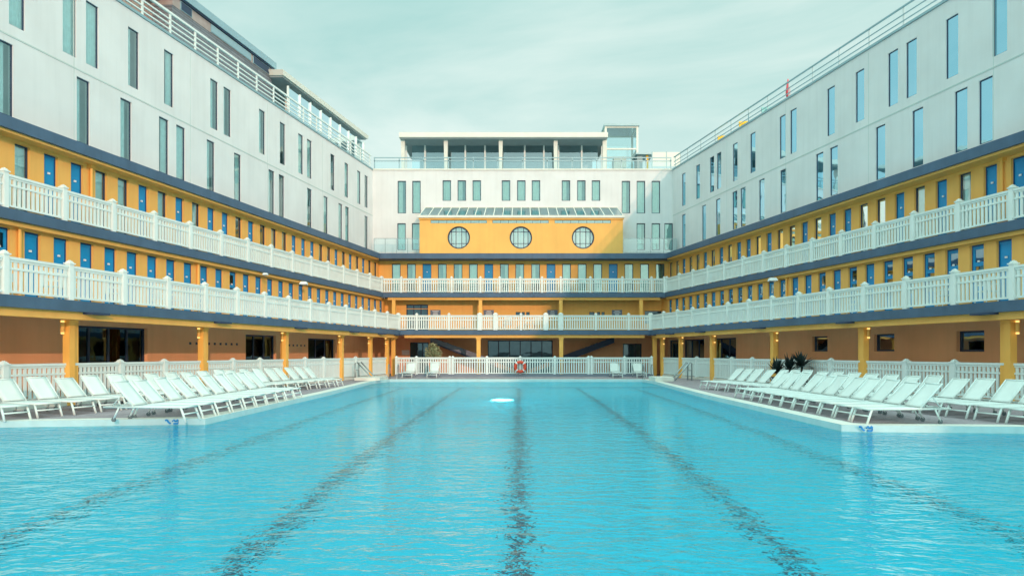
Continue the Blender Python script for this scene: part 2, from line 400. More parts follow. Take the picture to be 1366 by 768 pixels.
# ------------------------------------------------------------------ a wing (left / right)
def build_wing(side, aS1, aS2, aEave, aLow, aUp, aWhite, aCol, upTypes, upY0, lowY0, lowN, topWin, lowWin, colsY, groundOpen, pilasters, cornerS1, cornerS2, cornerE):
    sgn = -1 if side == 'L' else 1
    t = TL if side == 'L' else -TR
    P = PL if side == 'L' else PR
    back = 48.4
    Y0 = -24.0 if side == 'R' else -10.0
    root = obj('hotel_wing', None, None, P(aUp, 30, 0)); base = Vector(root.location)
    def W(mb_name, mb, mat, parent=root, smooth=False):
        me = mb.mesh(mb_name + '_mesh', mat, smooth)
        return kid(mb_name, me, parent, -base)
    def T(a, Y, z): return P(a, Y, z)
    def LF(u, d, v): return (sgn*d + t*u, u, v)            # local, d grows away from the court
    def LT(u, d, v): return (sgn*d + t*u, u, v)
    def at(a, Y, z): return Vector(P(a, Y, z)) - base
    # masses
    depth = 10
    ww = MB()
    # white upper wall with windows
    holes = [(y-.27, y+.27, 11.58, 13.78) for y in topWin] + [(y-.27, y+.27, 8.76, 10.98) for y in lowWin]
    wall_holes(ww, lambda u,v,d: P(aWhite+d, u, v), Y0, back, Z3b, ZR, holes, .16)
    W('upper_wall', ww, M['render'])
    W('wall_joint', MB().box(aWhite-.012, aWhite+.02, Y0, back-.02, 11.20, 11.25, T), M['render_groove'])
    for y in (17.3, 23.2, 29.1, 35.0, 40.9): W('render_joint', MB().box(aWhite-.004, aWhite+.02, y, y+.018, Z3b+.02, 14.3, T), M['render_groove'])
    # room interior behind (dark sheet) and outer mass
    W('room_interior', MB().poly([P(aWhite+.9,Y0,8.42),P(aWhite+.9,back,8.42),P(aWhite+.9,back,14.3),P(aWhite+.9,Y0,14.3)]), M['dark_room'])
    m = MB()
    m.poly([P(aWhite+depth,Y0,-.05),P(aWhite+depth,back+8,-.05),P(aWhite+depth,back+8,ZR),P(aWhite+depth,Y0,ZR)])
    m.poly([P(aLow,Y0,-.05),P(aWhite+depth,Y0,-.05),P(aWhite+depth,Y0,ZR),P(aLow,Y0,ZR)])
    m.poly([P(aWhite+.5,back+8,8.5),P(aWhite+depth,back+8,8.5),P(aWhite+depth,back+8,ZR),P(aWhite+.5,back+8,ZR)])
    W('rear_wall', m, M['render'])
    W('roof', MB().poly([P(aWhite+.3,Y0,ZR-.06),P(aWhite+depth,Y0,ZR-.06),P(aWhite+depth,back+8,ZR-.06),P(aWhite+.3,back+8,ZR-.06)]), M['roof'])
    W('parapet_coping', MB().box(aWhite-.05, aWhite+.3, Y0, back+.1, ZR, ZR+.1, T), M['coping'])
    # eave band
    W('eave_band', MB().box(aEave, aWhite+.02, Y0, cornerE, Z3a, Z3b-.003, T).box(aEave+.03, aWhite+.02, cornerE, back, Z3a+.01, Z3b-.01, T), M['slab'])
    # upper cabin wall
    holes = []
    ups = [(upY0 + i, k) for i, k in enumerate(upTypes)]
    ups = [(upY0 - 1 - i, 'WB'[i % 2]) for i in range(3)][::-1] + ups
    dw, dh = .50, 2.17
    for y, k in ups: holes.append((y-dw/2, y+dw/2, Z2b, Z2b+dh))
    uw = MB(); wall_holes(uw, lambda u,v,d: P(aUp+d, u, v), Y0, back, Z2b, Z3a, holes, .16)
    W('upper_cabin_wall', uw, M['orange'])
    # lower cabin wall
    holes = []
    lows = [lowY0 + i for i in range(-3, lowN)]
    lw, lh = .54, 2.14
    for y in lows: holes.append((y-lw/2, y+lw/2, Z1b, Z1b+lh))
    lo = MB(); wall_holes(lo, lambda u,v,d: P(aLow+d, u, v), Y0, back, Z1b, Z2a, holes, .16)
    W('lower_cabin_wall', lo, M['orange'])
    dk = MB()
    dk.poly([P(aUp+.7,Y0,Z2b),P(aUp+.7,back,Z2b),P(aUp+.7,back,Z3a),P(aUp+.7,Y0,Z3a)])
    dk.poly([P(aLow+.7,Y0,Z1b),P(aLow+.7,back,Z1b),P(aLow+.7,back,Z2a),P(aLow+.7,Y0,Z2a)])
    W('cabin_interior', dk, M['dark_room'])
    # slabs (edge band, floor) and soffit beams
    W('upper_gallery_slab', MB().box(aS2, aUp+.75, Y0, cornerS2, Z2a, Z2b, T).box(aS2+.9, aUp+.75, cornerS2, back, Z2a+.02, Z2b-.01, T), M['slab'])
    W('lower_gallery_slab', MB().box(aS1, aLow+.75, Y0, cornerS1, Z1a, Z1b, T).box(aS1+1.6, aLow+.75, cornerS1, back, Z1a+.02, Z1b-.01, T), M['slab'])
    W('upper_soffit', MB().box(aS2+.12, aUp-.002, Y0, cornerS2, Z2a-.14, Z2a-.003, T), M['orange'])
    W('eave_soffit', MB().box(aEave+.10, aUp-.002, Y0, cornerE, Z3a-.09, Z3a-.003, T), M['orange'])
    W('edge_beam', MB().box(aS1+.15, aS1+.5, Y0, cornerS1, Z1a-.22, Z1a-.003, T), M['orange'])
    W('gallery_ceiling', MB().box(aS1+.502, aLow+.3, Y0, cornerS1, Z1a-.08, Z1a-.003, T), M['ceiling'])
    # ground-floor wall
    holes = [(min(g[0],g[1]), max(g[0],g[1]), g[2], g[3]) for g in groundOpen]
    gw = MB(); wall_holes(gw, lambda u,v,d: P(aLow+.3+d, u, v), Y0, back+2, 0, Z1a, holes, .3)
    W('ground_floor_wall', gw, M['orange_low'])
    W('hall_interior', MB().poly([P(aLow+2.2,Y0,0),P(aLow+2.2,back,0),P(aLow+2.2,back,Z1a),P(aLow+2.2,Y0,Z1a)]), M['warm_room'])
    # meshes shared by all repeats
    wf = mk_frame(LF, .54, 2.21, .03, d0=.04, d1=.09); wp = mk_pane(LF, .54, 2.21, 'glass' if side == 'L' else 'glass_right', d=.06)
    curt = [mk_curtain(LF, .54, 2.2, a_, b_, .13) for a_, b_ in ((-.27,.02),(-.27,.10),(-.27,.27),(-.05,.27),(-.27,.27))]
    rnd = random.Random(5 if side == 'L' else 9)
    for ys, z in ((topWin, 11.575), (lowWin, 8.765)):
        for y in ys:
            f = kid('window', wf, root, at(aWhite, y, z)); kid('pane', wp, f)
            kid('curtain', rnd.choice(curt), f)
    df = mk_doorframe(LF, dw, dh); dl = mk_door(LF, dw, dh); kn = mk_knob(LF)
    uf = mk_frame(LF, dw, dh, .035, transom=None); up_ = mk_pane(LF, dw, dh)
    uc = [mk_curtain(LF, dw, dh, -.25, .25), mk_curtain(LF, dw, dh, -.25, .0), mk_curtain(LF, dw, dh, .0, .25)]
    for y, k in ups:
        if k == 'B':
            d = kid('door', dl, root, at(aUp, y, Z2b)); kid('door_frame', df, d); kid('number_plate', kn, d)
        else:
            f = kid('cabin_window', uf, root, at(aUp, y, Z2b)); kid('pane', up_, f); kid('curtain', rnd.choice(uc), f)
    df2 = mk_doorframe(LF, lw, lh); dl2 = mk_door(LF, lw, lh); dg2 = mk_door(LF, lw, lh, True); pg = mk_pane(LF, lw-.12, lh-.1, 'glass_dark', .115)
    for i, y in enumerate(lows):
        if side == 'R': gz = rnd.random() < .55 and i > 3
        else: gz = abs(y - (lowY0+10)) < .2 or y < lowY0
        d = kid('glazed_door' if gz else 'door', dg2 if gz else dl2, root, at(aLow, y, Z1b)); kid('door_frame', df2, d); kid('number_plate', kn, d)
        if gz: kid('pane', pg, d)
    # drain pipes on the cabin walls
    pip = MB().tube([LF(0, -.07, 0), LF(0, -.07, 2.33)], .05).box(-.09, .09, -.14, 0, 2.15, 2.33, LF).mesh('drain_pipe_mesh', M['column'], False)
    for (a, y, z) in pilasters: kid('drain_pipe', pip, root, at(a, y, z))
    # balustrades and posts
    bl = picket_panel(1.80, lambda u,d,v: LT(u, d, v)); po = post_mesh(lambda u,d,v: LT(u, d, v))
    def run(a, yend, z, first):
        y = yend; k = 0
        while y > 9:
            y2 = y - 1.97
            kid('balustrade', bl, root, at(a, y2+.085, z)); kid('baluster_post', po, root, at(a, y2, z)); y = y2
        kid('baluster_post', po, root, at(a, yend, z))
    run(aS1+.10, cornerS1-.02, Z1b, 0); run(aS2+.10, cornerS2-.05, Z2b, 0)
    # columns with lamps
    cm = MB().box(-.10, .10, -.10, .10, 0, Z1a-.22, LT).box(-.15, .15, -.15, .15, Z1a-.30, Z1a-.225, LT).mesh('column_mesh', M['column'])
    cm2 = MB().box(.17, .33, .0, .30, 0, Z1a-.22, LT).mesh('pilaster_mesh', M['column'])
    lm = MB().box(-.05, .05, -.03, .03, -.19, .19, LT)
    lamp_body = MB().tube([LF(0,0,-.14), LF(0,0,.14)], .055, 10).mesh('wall_lamp_mesh', M['column'])
    lamp_end = MB().tube([LF(0,0,.142), LF(0,0,.20)], .048, 10).tube([LF(0,0,-.20), LF(0,0,-.142)], .048, 10).mesh('lamp_lens_mesh', M['lamp_lit'])
    dark_pad = MB().box(-.32, .32, -.2, .2, -.06, -.002, LT).mesh('drip_plate_mesh', M['navy'])
    for y in colsY:
        c = kid('column', cm, root, at(aCol, y, 0)); 
        if y < 40: kid('pilaster', cm2, c)
        l = kid('wall_lamp', lamp_body, root, at(aCol, y, 0) + Vector(LF(-.20 if side == 'L' else -.20, .02, 2.28))); kid('lamp_lens', lamp_end, l)
        kid('drip_plate', dark_pad, root, at(aS1+.05, y+.2, Z1a) )
    # ceiling lights under the lower slab
    cl = MB().lathe([(.0,0),(.22,0),(.26,.03),(.26,.06)], 14).mesh('ceiling_light_mesh', M['ceil_lamp'], True)
    for y in (16.5, 19.6, 22.7, 25.6, 28.8, 31.4, 34.6, 38.4) if side == 'R' else (35.2, 43.5):
        kid('ceiling_light', cl, root, at(aS1+1.1, y, Z1a-.15))
    # ground-floor openings: framed glass doors and windows
    for g in groundOpen:
        y = (g[0]+g[1])/2; w = abs(g[0]-g[1]); h = g[3]-g[2]
        nm = 'glass_door' if g[2] < .1 else 'ground_window'
        f = kid(nm, mk_frame(LF, w, h, .07, 'dark', .12, .2, max(0, int(w/.85)-1) if g[2] < .1 else 0, None), root, at(aLow+.3, y, g[2]))
        kid('pane', mk_pane(LF, w, h, 'glass_dark', .16), f)
    return root, at, P, LF, LT, base

# upper-storey window positions from the photograph's columns
def ylist(vp, a, xs, s): return [911*a/((vp-x) if s == 'L' else (x-vp)) for x in xs]
Ltop = ylist(864, 19.5, [-45, 22.6, 92.6, 123, 178, 225, 285.5, 303, 349.5, 376.8, 401, 412.6, 443.5, 462, 478.7, 488.4], 'L')
Llow = ylist(864, 19.5, [-60, 6.6, 111, 168, 218.4, 241, 281, 316.8, 362, 375.5, 412.6, 434.4, 454, 463, 488.4], 'L')
Rtop = ylist(503, 20.9, [911, 930, 948.6, 958, 979.5, 1003, 1042.6, 1057, 1107, 1145.4, 1189.5, 1214, 1268, 1331.7, 1420], 'R')
Rlow = ylist(503, 20.9, [911, 938, 956.7, 979, 990, 1014.8, 1043.5, 1091.8, 1110.8, 1172.8, 1222.3, 1280, 1312.8, 1400], 'R')
colsY = [20.0, 26.0, 31.9, 37.75, 41.7, 45.3 - .9]
wl = build_wing('L', 16.3, 18.25, 18.5, 18.6, 19.05, 19.5, 16.95,
    'WBBWWBWBWBBWBWWWBBBWWBWBWBWW', 20.8, 20.65, 28, Ltop, Llow, colsY,
    [(22.4,25.8,0,2.45),(32.1,34.7,0,2.4),(38.0,41.3,0,2.35)],
    [(18.6,20.15,Z1b),(18.6,28.15,Z1b),(19.05,23.3,Z2b)], 45.0, 47.1, 47.2)
tag(wl[0], 'long white wing over two ochre galleries of blue cabin doors, sunlit, left of the pool', 'building')
wr = build_wing('R', 17.95, 19.85, 19.95, 20.15, 20.65, 20.95, 18.55,
    'BBWBWBWWBBWBWWBWBBWBWBWWBWW', 22.0, 21.95, 26, Rtop, Rlow, colsY,
    [(24.1,23.0,1.58,2.3),(28.1,27.0,1.6,2.3),(32.1,31.0,1.6,2.3),(35.6,34.9,1.2,2.35),(41.8,38.9,0,2.4),(45.6,42.7,0,2.4),(47.9,46.3,0,2.4)],
    [(20.15,33.5,Z1b),(20.65,22.5,Z2b)], 45.0, 47.1, 47.2)
tag(wr[0], 'long shaded white wing over two ochre galleries of blue cabin doors, right of the pool', 'building')

# dark dots on the left ground-floor wall
rootL, atL, _, LFL, LTL, baseL = wl
dot = MB().box(-.06, .06, -.012, 0, -.05, .05, LFL).mesh('wall_stud_mesh', M['dark'])
for k in range(9): kid('wall_stud', dot, rootL, atL(18.9, 28.2+k*.40, 1.93))
for k in range(7): kid('wall_stud', dot, rootL, atL(18.9, 35.2+k*.40, 1.93))
# ------------------------------------------------------------------ rear block
BY = 48.4
def XL(a, Y): return -a + TL*Y
def XR(a, Y): return a - TR*Y
rear = obj('hotel_rear_block', None, None, (.4, BY, 0)); RB = Vector(rear.location)
tag(rear, 'white rear block with ochre porthole attic and three galleries facing down the pool', 'building')
def WR(name, mb, mat, smooth=False): return kid(name, mb.mesh(name+'_mesh', mat, smooth), rear, -RB)
def px2x(px, Y): return (px-692)/911*Y
def RF(u, d, v): return (u, d, v)
def box(mb, *a): return mb.box(*a)
# white wall
talls = [536, 555.5, 835, 855, 875]; shorts = [596, 616, 636, 675, 695.4, 715, 755, 775.5, 795]
lowt = [535.6, 555, 855, 875, 892]
holes = []; wins = []
for p in talls: wins.append((px2x(p,BY), 11.40, 2.30))
for p in shorts: wins.append((px2x(p,BY), 12.29, 1.45))
for p in lowt: wins.append((px2x(p,BY), 8.80, 1.90))
for (x, z, h) in wins: holes.append((x-.30, x+.30, z, z+h))
mb = MB(); wall_holes(mb, lambda u,v,d: (u, BY+d, v), XL(19.5,BY)-.002, XR(20.95,BY)+.002, Z3b, ZR, holes, .16)
WR('upper_wall', mb, M['render'])
WR('room_interior', MB().poly([(-11,BY+.8,8.42),(12,BY+.8,8.42),(12,BY+.8,14.3),(-11,BY+.8,14.3)]), M['dark_room'])
fr = {}
for (x, z, h) in wins:
    if h not in fr: fr[h] = (mk_frame(RF,.60,h,.05), mk_pane(RF,.60,h,'glass_rear'), mk_curtain(RF,.6,h,-.3,.3), mk_curtain(RF,.6,h,-.3,.05))
    f = kid('window', fr[h][0], rear, Vector((x, BY, z))-RB); kid('pane', fr[h][1], f); kid('curtain', random.choice(fr[h][2:]), f)
WR('parapet_coping', MB().box(XL(19.5,BY)-.05, XR(20.95,BY)+.05, BY-.06, BY+.3, ZR+.003, ZR+.103), M['canopy'])
WR('roof', MB().poly([(-14,BY+.3,ZR-.05),(15,BY+.3,ZR-.05),(15,BY+12,ZR-.05),(-14,BY+12,ZR-.05)]), M['roof'])
WR('rear_wall', MB().poly([(-14,BY+12,0),(15,BY+12,0),(15,BY+12,ZR),(-14,BY+12,ZR)]), M['render'])
# attic block with portholes and skylight
AY = 47.3; ax0, ax1 = px2x(559.7, AY), px2x(831, AY); az0, az1 = Z3b, 10.85
ports = [px2x(612,AY), px2x(694.8,AY), px2x(777.8,AY)]; PZ = 9.50; PRd = .78
slits = [(px2x(574.5,AY),px2x(649.6,AY)),(px2x(657,AY),px2x(732,AY)),(px2x(740,AY),px2x(815,AY))]
mb = MB()
holes = [(p-.95, p+.95, PZ-.95, PZ+.95) for p in ports] + [(a, b, 10.49, 10.70) for a, b in slits]
wall_holes(mb, lambda u,v,d: (u, AY+d, v), ax0, ax1, az0, az1, holes[3:] + holes[:3], .0)
for p in ports:                               # square-to-circle infill and round reveal
    n = 32
    for k in range(n):
        a0, a1 = 2*math.pi*k/n, 2*math.pi*(k+1)/n
        def sq(a):
            c, s_ = math.cos(a), math.sin(a); q = .95/max(abs(c), abs(s_)); return (p+c*q, AY, PZ+s_*q)
        def ci(a, d=0): return (p+math.cos(a)*PRd, AY+d, PZ+math.sin(a)*PRd)
        mb.poly([sq(a0), sq(a1), ci(a1), ci(a0)]); mb.poly([ci(a0), ci(a1), ci(a1,.2), ci(a0,.2)])
mb.poly([(ax0,AY,az0),(ax0,BY,az0),(ax0,BY,az1),(ax0,AY,az1)]); mb.poly([(ax1,AY,az0),(ax1,BY,az0),(ax1,BY,az1),(ax1,AY,az1)])
WR('attic_wall', mb, M['orange'])
WR('attic_interior', MB().poly([(ax0,AY+.6,az0),(ax1,AY+.6,az0),(ax1,AY+.6,az1),(ax0,AY+.6,az1)]), M['curtain'])
for p in ports:
    f = MB().torus((0,.10,0), ((1,0,0),(0,0,1)), PRd-.04, .05, n=32, m=6)
    for u in (-.50, -.20, .20, .50):
        hh = math.sqrt(PRd**2-u*u)-.06; f.box(u-.022, u+.022, .085, .125, -hh, hh)
    for v in (-.40, .40):
        hh = math.sqrt(PRd**2-v*v)-.06; f.box(-hh, hh, .09, .12, v-.018, v+.018)
    f = kid('porthole_window', f.mesh('porthole_mesh', M['dark']), rear, Vector((p, AY, PZ))-RB)
    pn = MB(); pn.poly([(math.cos(2*math.pi*k/32)*PRd*.98, .13, math.sin(2*math.pi*k/32)*PRd*.98) for k in range(32)])
    kid('pane', pn.mesh('round_pane_mesh', M['glass'], fix=False), f)
for a, b in slits:
    f = kid('slit_window', mk_frame(RF, b-a, .21, .02, 'dark', .03, .07, 6), rear, Vector(((a+b)/2, AY, 10.49))-RB)
    kid('pane', mk_pane(RF, b-a, .21, 'glass', .05), f)
WR('attic_gutter', MB().box(ax0-.12, ax1+.12, AY-.16, AY+.02, 10.852, 11.02), M['canopy'])
WR('attic_cornice', MB().box(ax0-.05, ax1+.05, AY-.07, AY-.003, 10.74, 10.849), M['column'])
sk = MB(); n = 22
for k in range(n+1):
    x = ax0 + (ax1-ax0)*k/n; sk.bar((x, AY, 11.03), (x + (.25 if k < n/2 else -.25)*abs(k-n/2)/(n/2), BY-.02, 11.80), .05, .06)
sk.bar((ax0+.25, BY-.05, 11.82), (ax1-.25, BY-.05, 11.82), .06, .08)
skf = WR('skylight', sk, M['canopy'])
kid('pane', MB().poly([(ax0,AY,11.04),(ax1,AY,11.04),(ax1-.25,BY-.02,11.81),(ax0+.25,BY-.02,11.81)]).mesh('skylight_glass_mesh', M['glass_roof'], fix=False), skf)
# terraces on either side of the attic
for x0, x1 in ((px2x(499,47.3), ax0-.05), (ax1+.05, px2x(903,47.3))):
    f = MB(); n = 4
    for k in range(n+1):
        x = x0+(x1-x0)*k/n; f.box(x-.02, x+.02, AY-.03, AY+.01, Z3b-.0, 9.42)
    f.box(x0, x1, AY-.035, AY+.015, 9.42, 9.45)
    s_ = WR('glass_balustrade', f, M['steel'])
    kid('pane', MB().poly([(x0,AY-.01,8.5),(x1,AY-.01,8.5),(x1,AY-.01,9.41),(x0,AY-.01,9.41)]).mesh('terrace_glass_mesh', M['glass_clear'], fix=False), s_)
# eave band and galleries across the rear
def trap(mb, aL, aR, Y0, Y1, z0, z1):
    p = [(XL(aL,Y0),Y0),(XR(aR,Y0),Y0),(XR(aR,Y1),Y1),(XL(aL,Y1),Y1)]
    return mb.hexa([(x,y,z0) for x,y in p]+[(x,y,z1) for x,y in p])
WR('eave_band', trap(MB(), 18.5, 19.95, 47.2, BY+.02, Z3a, Z3b), M['slab'])
WR('upper_gallery_slab', trap(MB(), 18.25, 19.85, 47.1, BY+.7, Z2a, Z2b), M['slab'])
WR('lower_gallery_slab', trap(MB(), 16.3, 17.95, 45.0, BY+.7, Z1a, Z1b), M['slab'])
WR('upper_edge_beam', MB().box(XL(18.0,47.3), XR(19.6,47.3), 47.22, 47.5, Z2a-.18, Z2a-.003), M['orange'])
WR('lower_edge_beam', MB().box(XL(16.1,45.2), XR(17.7,45.2), 45.15, 45.45, Z1a-.2, Z1a-.003), M['orange'])
# upper gallery wall with doors
dx = [px2x(p, BY) for p in (528.5,548.8,569.5,590,611,631.4,652,672.8,693.3,714.5,735,755.8,776.6,797.4,818,839,860,880.6)]
kinds = 'WWBWWWBWWWBWWWBWWW'
mb = MB(); wall_holes(mb, lambda u,v,d: (u,BY+d,v), XL(19.05,BY), XR(20.65,BY), Z2b, Z3a, [(x-.31,x+.31,Z2b,Z2b+2.15) for x in dx], .16)
WR('upper_gallery_wall', mb, M['orange'])
df = mk_doorframe(RF,.62,2.15); dl = mk_door(RF,.62,2.15); kn = mk_knob(RF); uf = mk_frame(RF,.62,2.15,.05); pn = mk_pane(RF,.62,2.15,'glass_rear')
ucs = [mk_curtain(RF,.62,2.15,-.31,.31), mk_curtain(RF,.62,2.15,-.31,.0), mk_curtain(RF,.62,2.15,.05,.31)]
for x, k in zip(dx, kinds):
    if k == 'B':
        d = kid('door', dl, rear, Vector((x,BY,Z2b))-RB); kid('door_frame', df, d); kid('number_plate', kn, d)
    else:
        f = kid('cabin_window', uf, rear, Vector((x,BY,Z2b))-RB); kid('pane', pn, f); kid('curtain', random.choice(ucs), f)
WR('cabin_interior', MB().poly([(-11,BY+.7,Z1b),(12,BY+.7,Z1b),(12,BY+.7,Z3a),(-11,BY+.7,Z3a)]), M['dark_room'])
# middle gallery wall
h1 = [(px2x(542,BY), px2x(571,BY), Z1b, 4.95)]
h2 = [(px2x(a,BY), px2x(b,BY), 4.05, 4.42) for a, b in ((688,694.5),(696,700),(702,706.5),(786,793),(796.5,800.5),(802.5,806.5))]
h2 += [(px2x(860,BY), px2x(889,BY), 3.6, 4.5)]
mb = MB(); wall_holes(mb, lambda u,v,d: (u,BY+d,v), XL(18.6,BY), XR(20.15,BY), Z1b, Z2a, h1+h2, .2)
WR('middle_gallery_wall', mb, M['orange'])
f = kid('glass_door', mk_frame(RF, h1[0][1]-h1[0][0], 1.92, .07, 'dark', .05, .12, 2), rear, Vector(((h1[0][0]+h1[0][1])/2, BY, Z1b))-RB)
kid('pane', mk_pane(RF, h1[0][1]-h1[0][0], 1.92, 'glass_dark'), f)
for h in h2:
    f = kid('vent_window', mk_frame(RF, h[1]-h[0], h[3]-h[2], .03, 'dark', .05, .1), rear, Vector(((h[0]+h[1])/2, BY, h[2]))-RB)
    kid('pane', mk_pane(RF, h[1]-h[0], h[3]-h[2], 'glass_dark', .08), f)
WR('picture_rail', MB().box(XL(18.6,BY)+.02, XR(20.15,BY)-.02, BY-.03, BY-.002, 4.62, 4.66), M['orange'])
c1 = MB().box(-.13,.13,-.13,.13,0,Z1a-.2).box(-.17,.17,-.17,.17,Z1a-.3,Z1a-.203).mesh('column_mesh', M['column'])
c2 = MB().box(-.12,.12,-.12,.12,0,Z2a-.18-Z1b).mesh('upper_column_mesh', M['column'])
for p in (525, 638.5, 748.5, 873): kid('column', c1, rear, Vector((px2x(p,45.3),45.3,0))-RB)
for p in (525.5, 641, 748, 855): kid('column', c2, rear, Vector((px2x(p,47.36),47.36,Z1b))-RB)
# recessed ground floor hall with the two stairs
g1, g2 = px2x(650,49.5), px2x(738,49.5)
GY = 50.2
ho = [(px2x(547,GY), px2x(572,GY), 0, 2.3), (g1, g2, 0, 2.45), (px2x(831,GY), px2x(856,GY), 0, 2.2)]
mb = MB(); wall_holes(mb, lambda u,v,d: (u,GY+d,v), -12, 12.5, 0, Z1a-.05, ho, .25)
WR('ground_floor_wall', mb, M['orange_low'])
WR('hall_ceiling', MB().box(-12, 12.5, 45.46, GY+.2, Z1a-.06, Z1a-.004), M['ceiling'])
WR('hall_interior', MB().poly([(-12,GY+2,0),(12.5,GY+2,0),(12.5,GY+2,Z1a),(-12,GY+2,Z1a)]), M['dark_room'])
for (a, b, z0, z1), nm, mu in zip(ho, ('glass_door','glass_front','glass_door'), (2, 5, 2)):
    f = kid(nm, mk_frame(RF, b-a, z1, .07, 'dark', .08, .15, mu), rear, Vector(((a+b)/2, GY, 0))-RB)
    kid('pane', mk_pane(RF, b-a, z1, 'glass_dark', .12), f)
def stair(sg):
    # flight rising outward (sg=-1 to the left, +1 to the right), solid flank and dark soffit
    xa, za = sg*1.9 + .25, .9; xb, zb = sg*6.5 + .25, Z1a - .07
    y0, y1 = 48.3, 49.7
    s_ = MB(); dz = .42
    s_.hexa([(xa,y0,za-dz),(xa,y1,za-dz),(xb,y1,zb-dz),(xb,y0,zb-dz),(xa,y0,za-.22),(xa,y1,za-.22),(xb,y1,zb-.22),(xb,y0,zb-.22)])
    st = kid('staircase', s_.mesh('stair_mesh', M['navy']), rear, -RB)
    s2 = MB(); s2.hexa([(xa,y0-.04,za-.30),(xa,y0-.003,za-.30),(xb,y0-.003,zb-.30),(xb,y0-.04,zb-.30),(xa,y0-.04,za+.10),(xa,y0-.003,za+.10),(xb,y0-.003,zb+.0),(xb,y0-.04,zb+.0)])
    kid('stringer', s2.mesh('stringer_mesh', M['grey_step'] if sg < 0 else M['navy']), st)
    s3 = MB(); n = 12
    for k in range(n):
        x = xa+(xb-xa)*k/n; x2 = xa+(xb-xa)*(k+1)/n; z = za+(zb-za)*(k+.5)/n
        s3.box(min(x,x2), max(x,x2), y0+.01, y1, z-.2, z-.04)
    kid('tread', s3.mesh('tread_mesh', M['grey_step']), st)
    s4 = MB().hexa([(sg*.3+.2,y0+.02,0),(sg*.3+.2,y1,0),(xa,y1,.55),(xa,y0+.02,.55),(sg*.3+.2,y0+.02,.25),(sg*.3+.2,y1,.25),(xa,y1,.88),(xa,y0+.02,.88)])
    kid('lower_flight', s4.mesh('lower_flight_mesh', M['ceiling']), st)
stair(-1); stair(1)
# rear balustrades
def xrun(xs, Y, z, wide=()):
    xs = [px2x(p, Y) for p in xs]
    for i in range(len(xs)-1):
        L = xs[i+1]-xs[i]-.17
        if L < .15: continue
        kid('balustrade', picket_panel(L, RF), rear, Vector((xs[i]+.085, Y, z))-RB)
    po = post_mesh(RF); pw = post_mesh(RF, 1.03, .14)
    for i, x in enumerate(xs): kid('baluster_post', pw if i in wide else po, rear, Vector((x, Y, z))-RB)
xrun((510,535.4,560,602.5,641,666.6,694,723,748,787.5,830,869,886), 47.2, Z2b)
xrun((530.5,556,599,640,661,695,728,748,794.7,838.5,866.5), 45.1, Z1b, (3,4,6,7))
# roof terrace of the rear block: railing, pavilion, glass tower
RT = ZR + .1
mb = MB(); x0, x1 = XL(19.5,BY), XR(20.95,BY); Yr = 48.55
for z in (15.35, 15.12): mb.box(x0+.05, x1-.05, Yr-.03, Yr+.03, z, z+.06)
for k in range(13):
    x = x0+.1+(x1-x0-.2)*k/12; mb.box(x-.035, x+.035, Yr-.03, Yr+.03, RT, 15.35)
rl = WR('roof_railing', mb, M['coping'])
kid('pane', MB().poly([(x0+.1,Yr+.04,RT+.05),(x1-.1,Yr+.04,RT+.05),(x1-.1,Yr+.04,15.1),(x0+.1,Yr+.04,15.1)]).mesh('railing_glass_mesh', M['glass_clear'], fix=False), rl)
pav = obj('roof_pavilion', None, None, (-1, 53, RT)); PB = Vector(pav.location)
tag(pav, 'glazed rooftop pavilion with flat white canopy on top of the rear block', 'pavilion')
def WP(name, mb, mat, parent=None, smooth=False, b=None): return kid(name, mb.mesh(name+'_mesh', mat, smooth), parent or pav, (0,0,0) if parent else -PB)
cx0, cx1 = px2x(532,51.2), px2x(811,51.2)
WP('canopy', MB().box(cx0, cx1, 51.2, 57, 17.68, 18.05), M['canopy'])
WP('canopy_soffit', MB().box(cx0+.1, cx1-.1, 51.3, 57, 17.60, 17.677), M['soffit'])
WP('back_wall', MB().box(cx0+.8, cx1-.6, 56.5, 56.7, RT, 17.6), M['render'])
WP('sill_band', MB().box(cx0+.9, cx1-.7, 53.05, 53.2, RT-.08, RT+.25), M['coping'])
WP('glass_wall', MB().poly([(cx0+.7,53.1,RT),(cx1-.55,53.1,RT),(cx1-.55,53.1,17.6),(cx0+.7,53.1,17.6)]), M['glass_roof'])
mu = MB().box(-.06,.06,-.05,.05,0,17.6-RT).mesh('mullion_mesh', M['whitepost'])
for p in (542,567,594,620.7,647,668,700,725.5,745,776,803): kid('mullion', mu, pav, Vector((px2x(p,53),53,RT))-PB)
cm_ = MB().hexa([(-.10,-.1,0),(.10,-.1,0),(.10,.1,0),(-.10,.1,0),(-.15,-.25,17.6-RT),(.15,-.25,17.6-RT),(.15,.1,17.6-RT),(-.15,.1,17.6-RT)]).mesh('canopy_column_mesh', M['canopy'])
for p in (538,595,668,741,806): kid('canopy_column', cm_, pav, Vector((px2x(p,51.9),51.9,RT))-PB)
tw = obj('glass_lift_tower', None, None, (px2x(829,54),54,RT)); TB = Vector(tw.location)
tag(tw, 'tall clear glass lift tower standing right of the rooftop pavilion', 'tower')
w2 = px2x(850,54)-px2x(829,54); TH = 19.4-RT
mb = MB()
for sx in (-1,1):
    for sy in (0,2.4): mb.box(sx*w2-.08, sx*w2+.08, sy-.08, sy+.08, 0, TH)
for z in (TH-.12, TH*.62, .02):
    mb.box(-w2+.081, w2-.081, -.05, .05, z, z+.12); mb.box(-w2+.081, w2-.081, 2.35, 2.45, z, z+.12)
    for sx in (-1,1): mb.box(sx*w2-.05, sx*w2+.05, .081, 2.319, z, z+.12)
kid('frame', mb.mesh('tower_frame_mesh', M['canopy']), tw)
kid('roof', MB().box(-w2-.15, w2+.15, -.2, 2.6, TH+.001, TH+.16).mesh('tower_roof_mesh', M['coping']), tw)
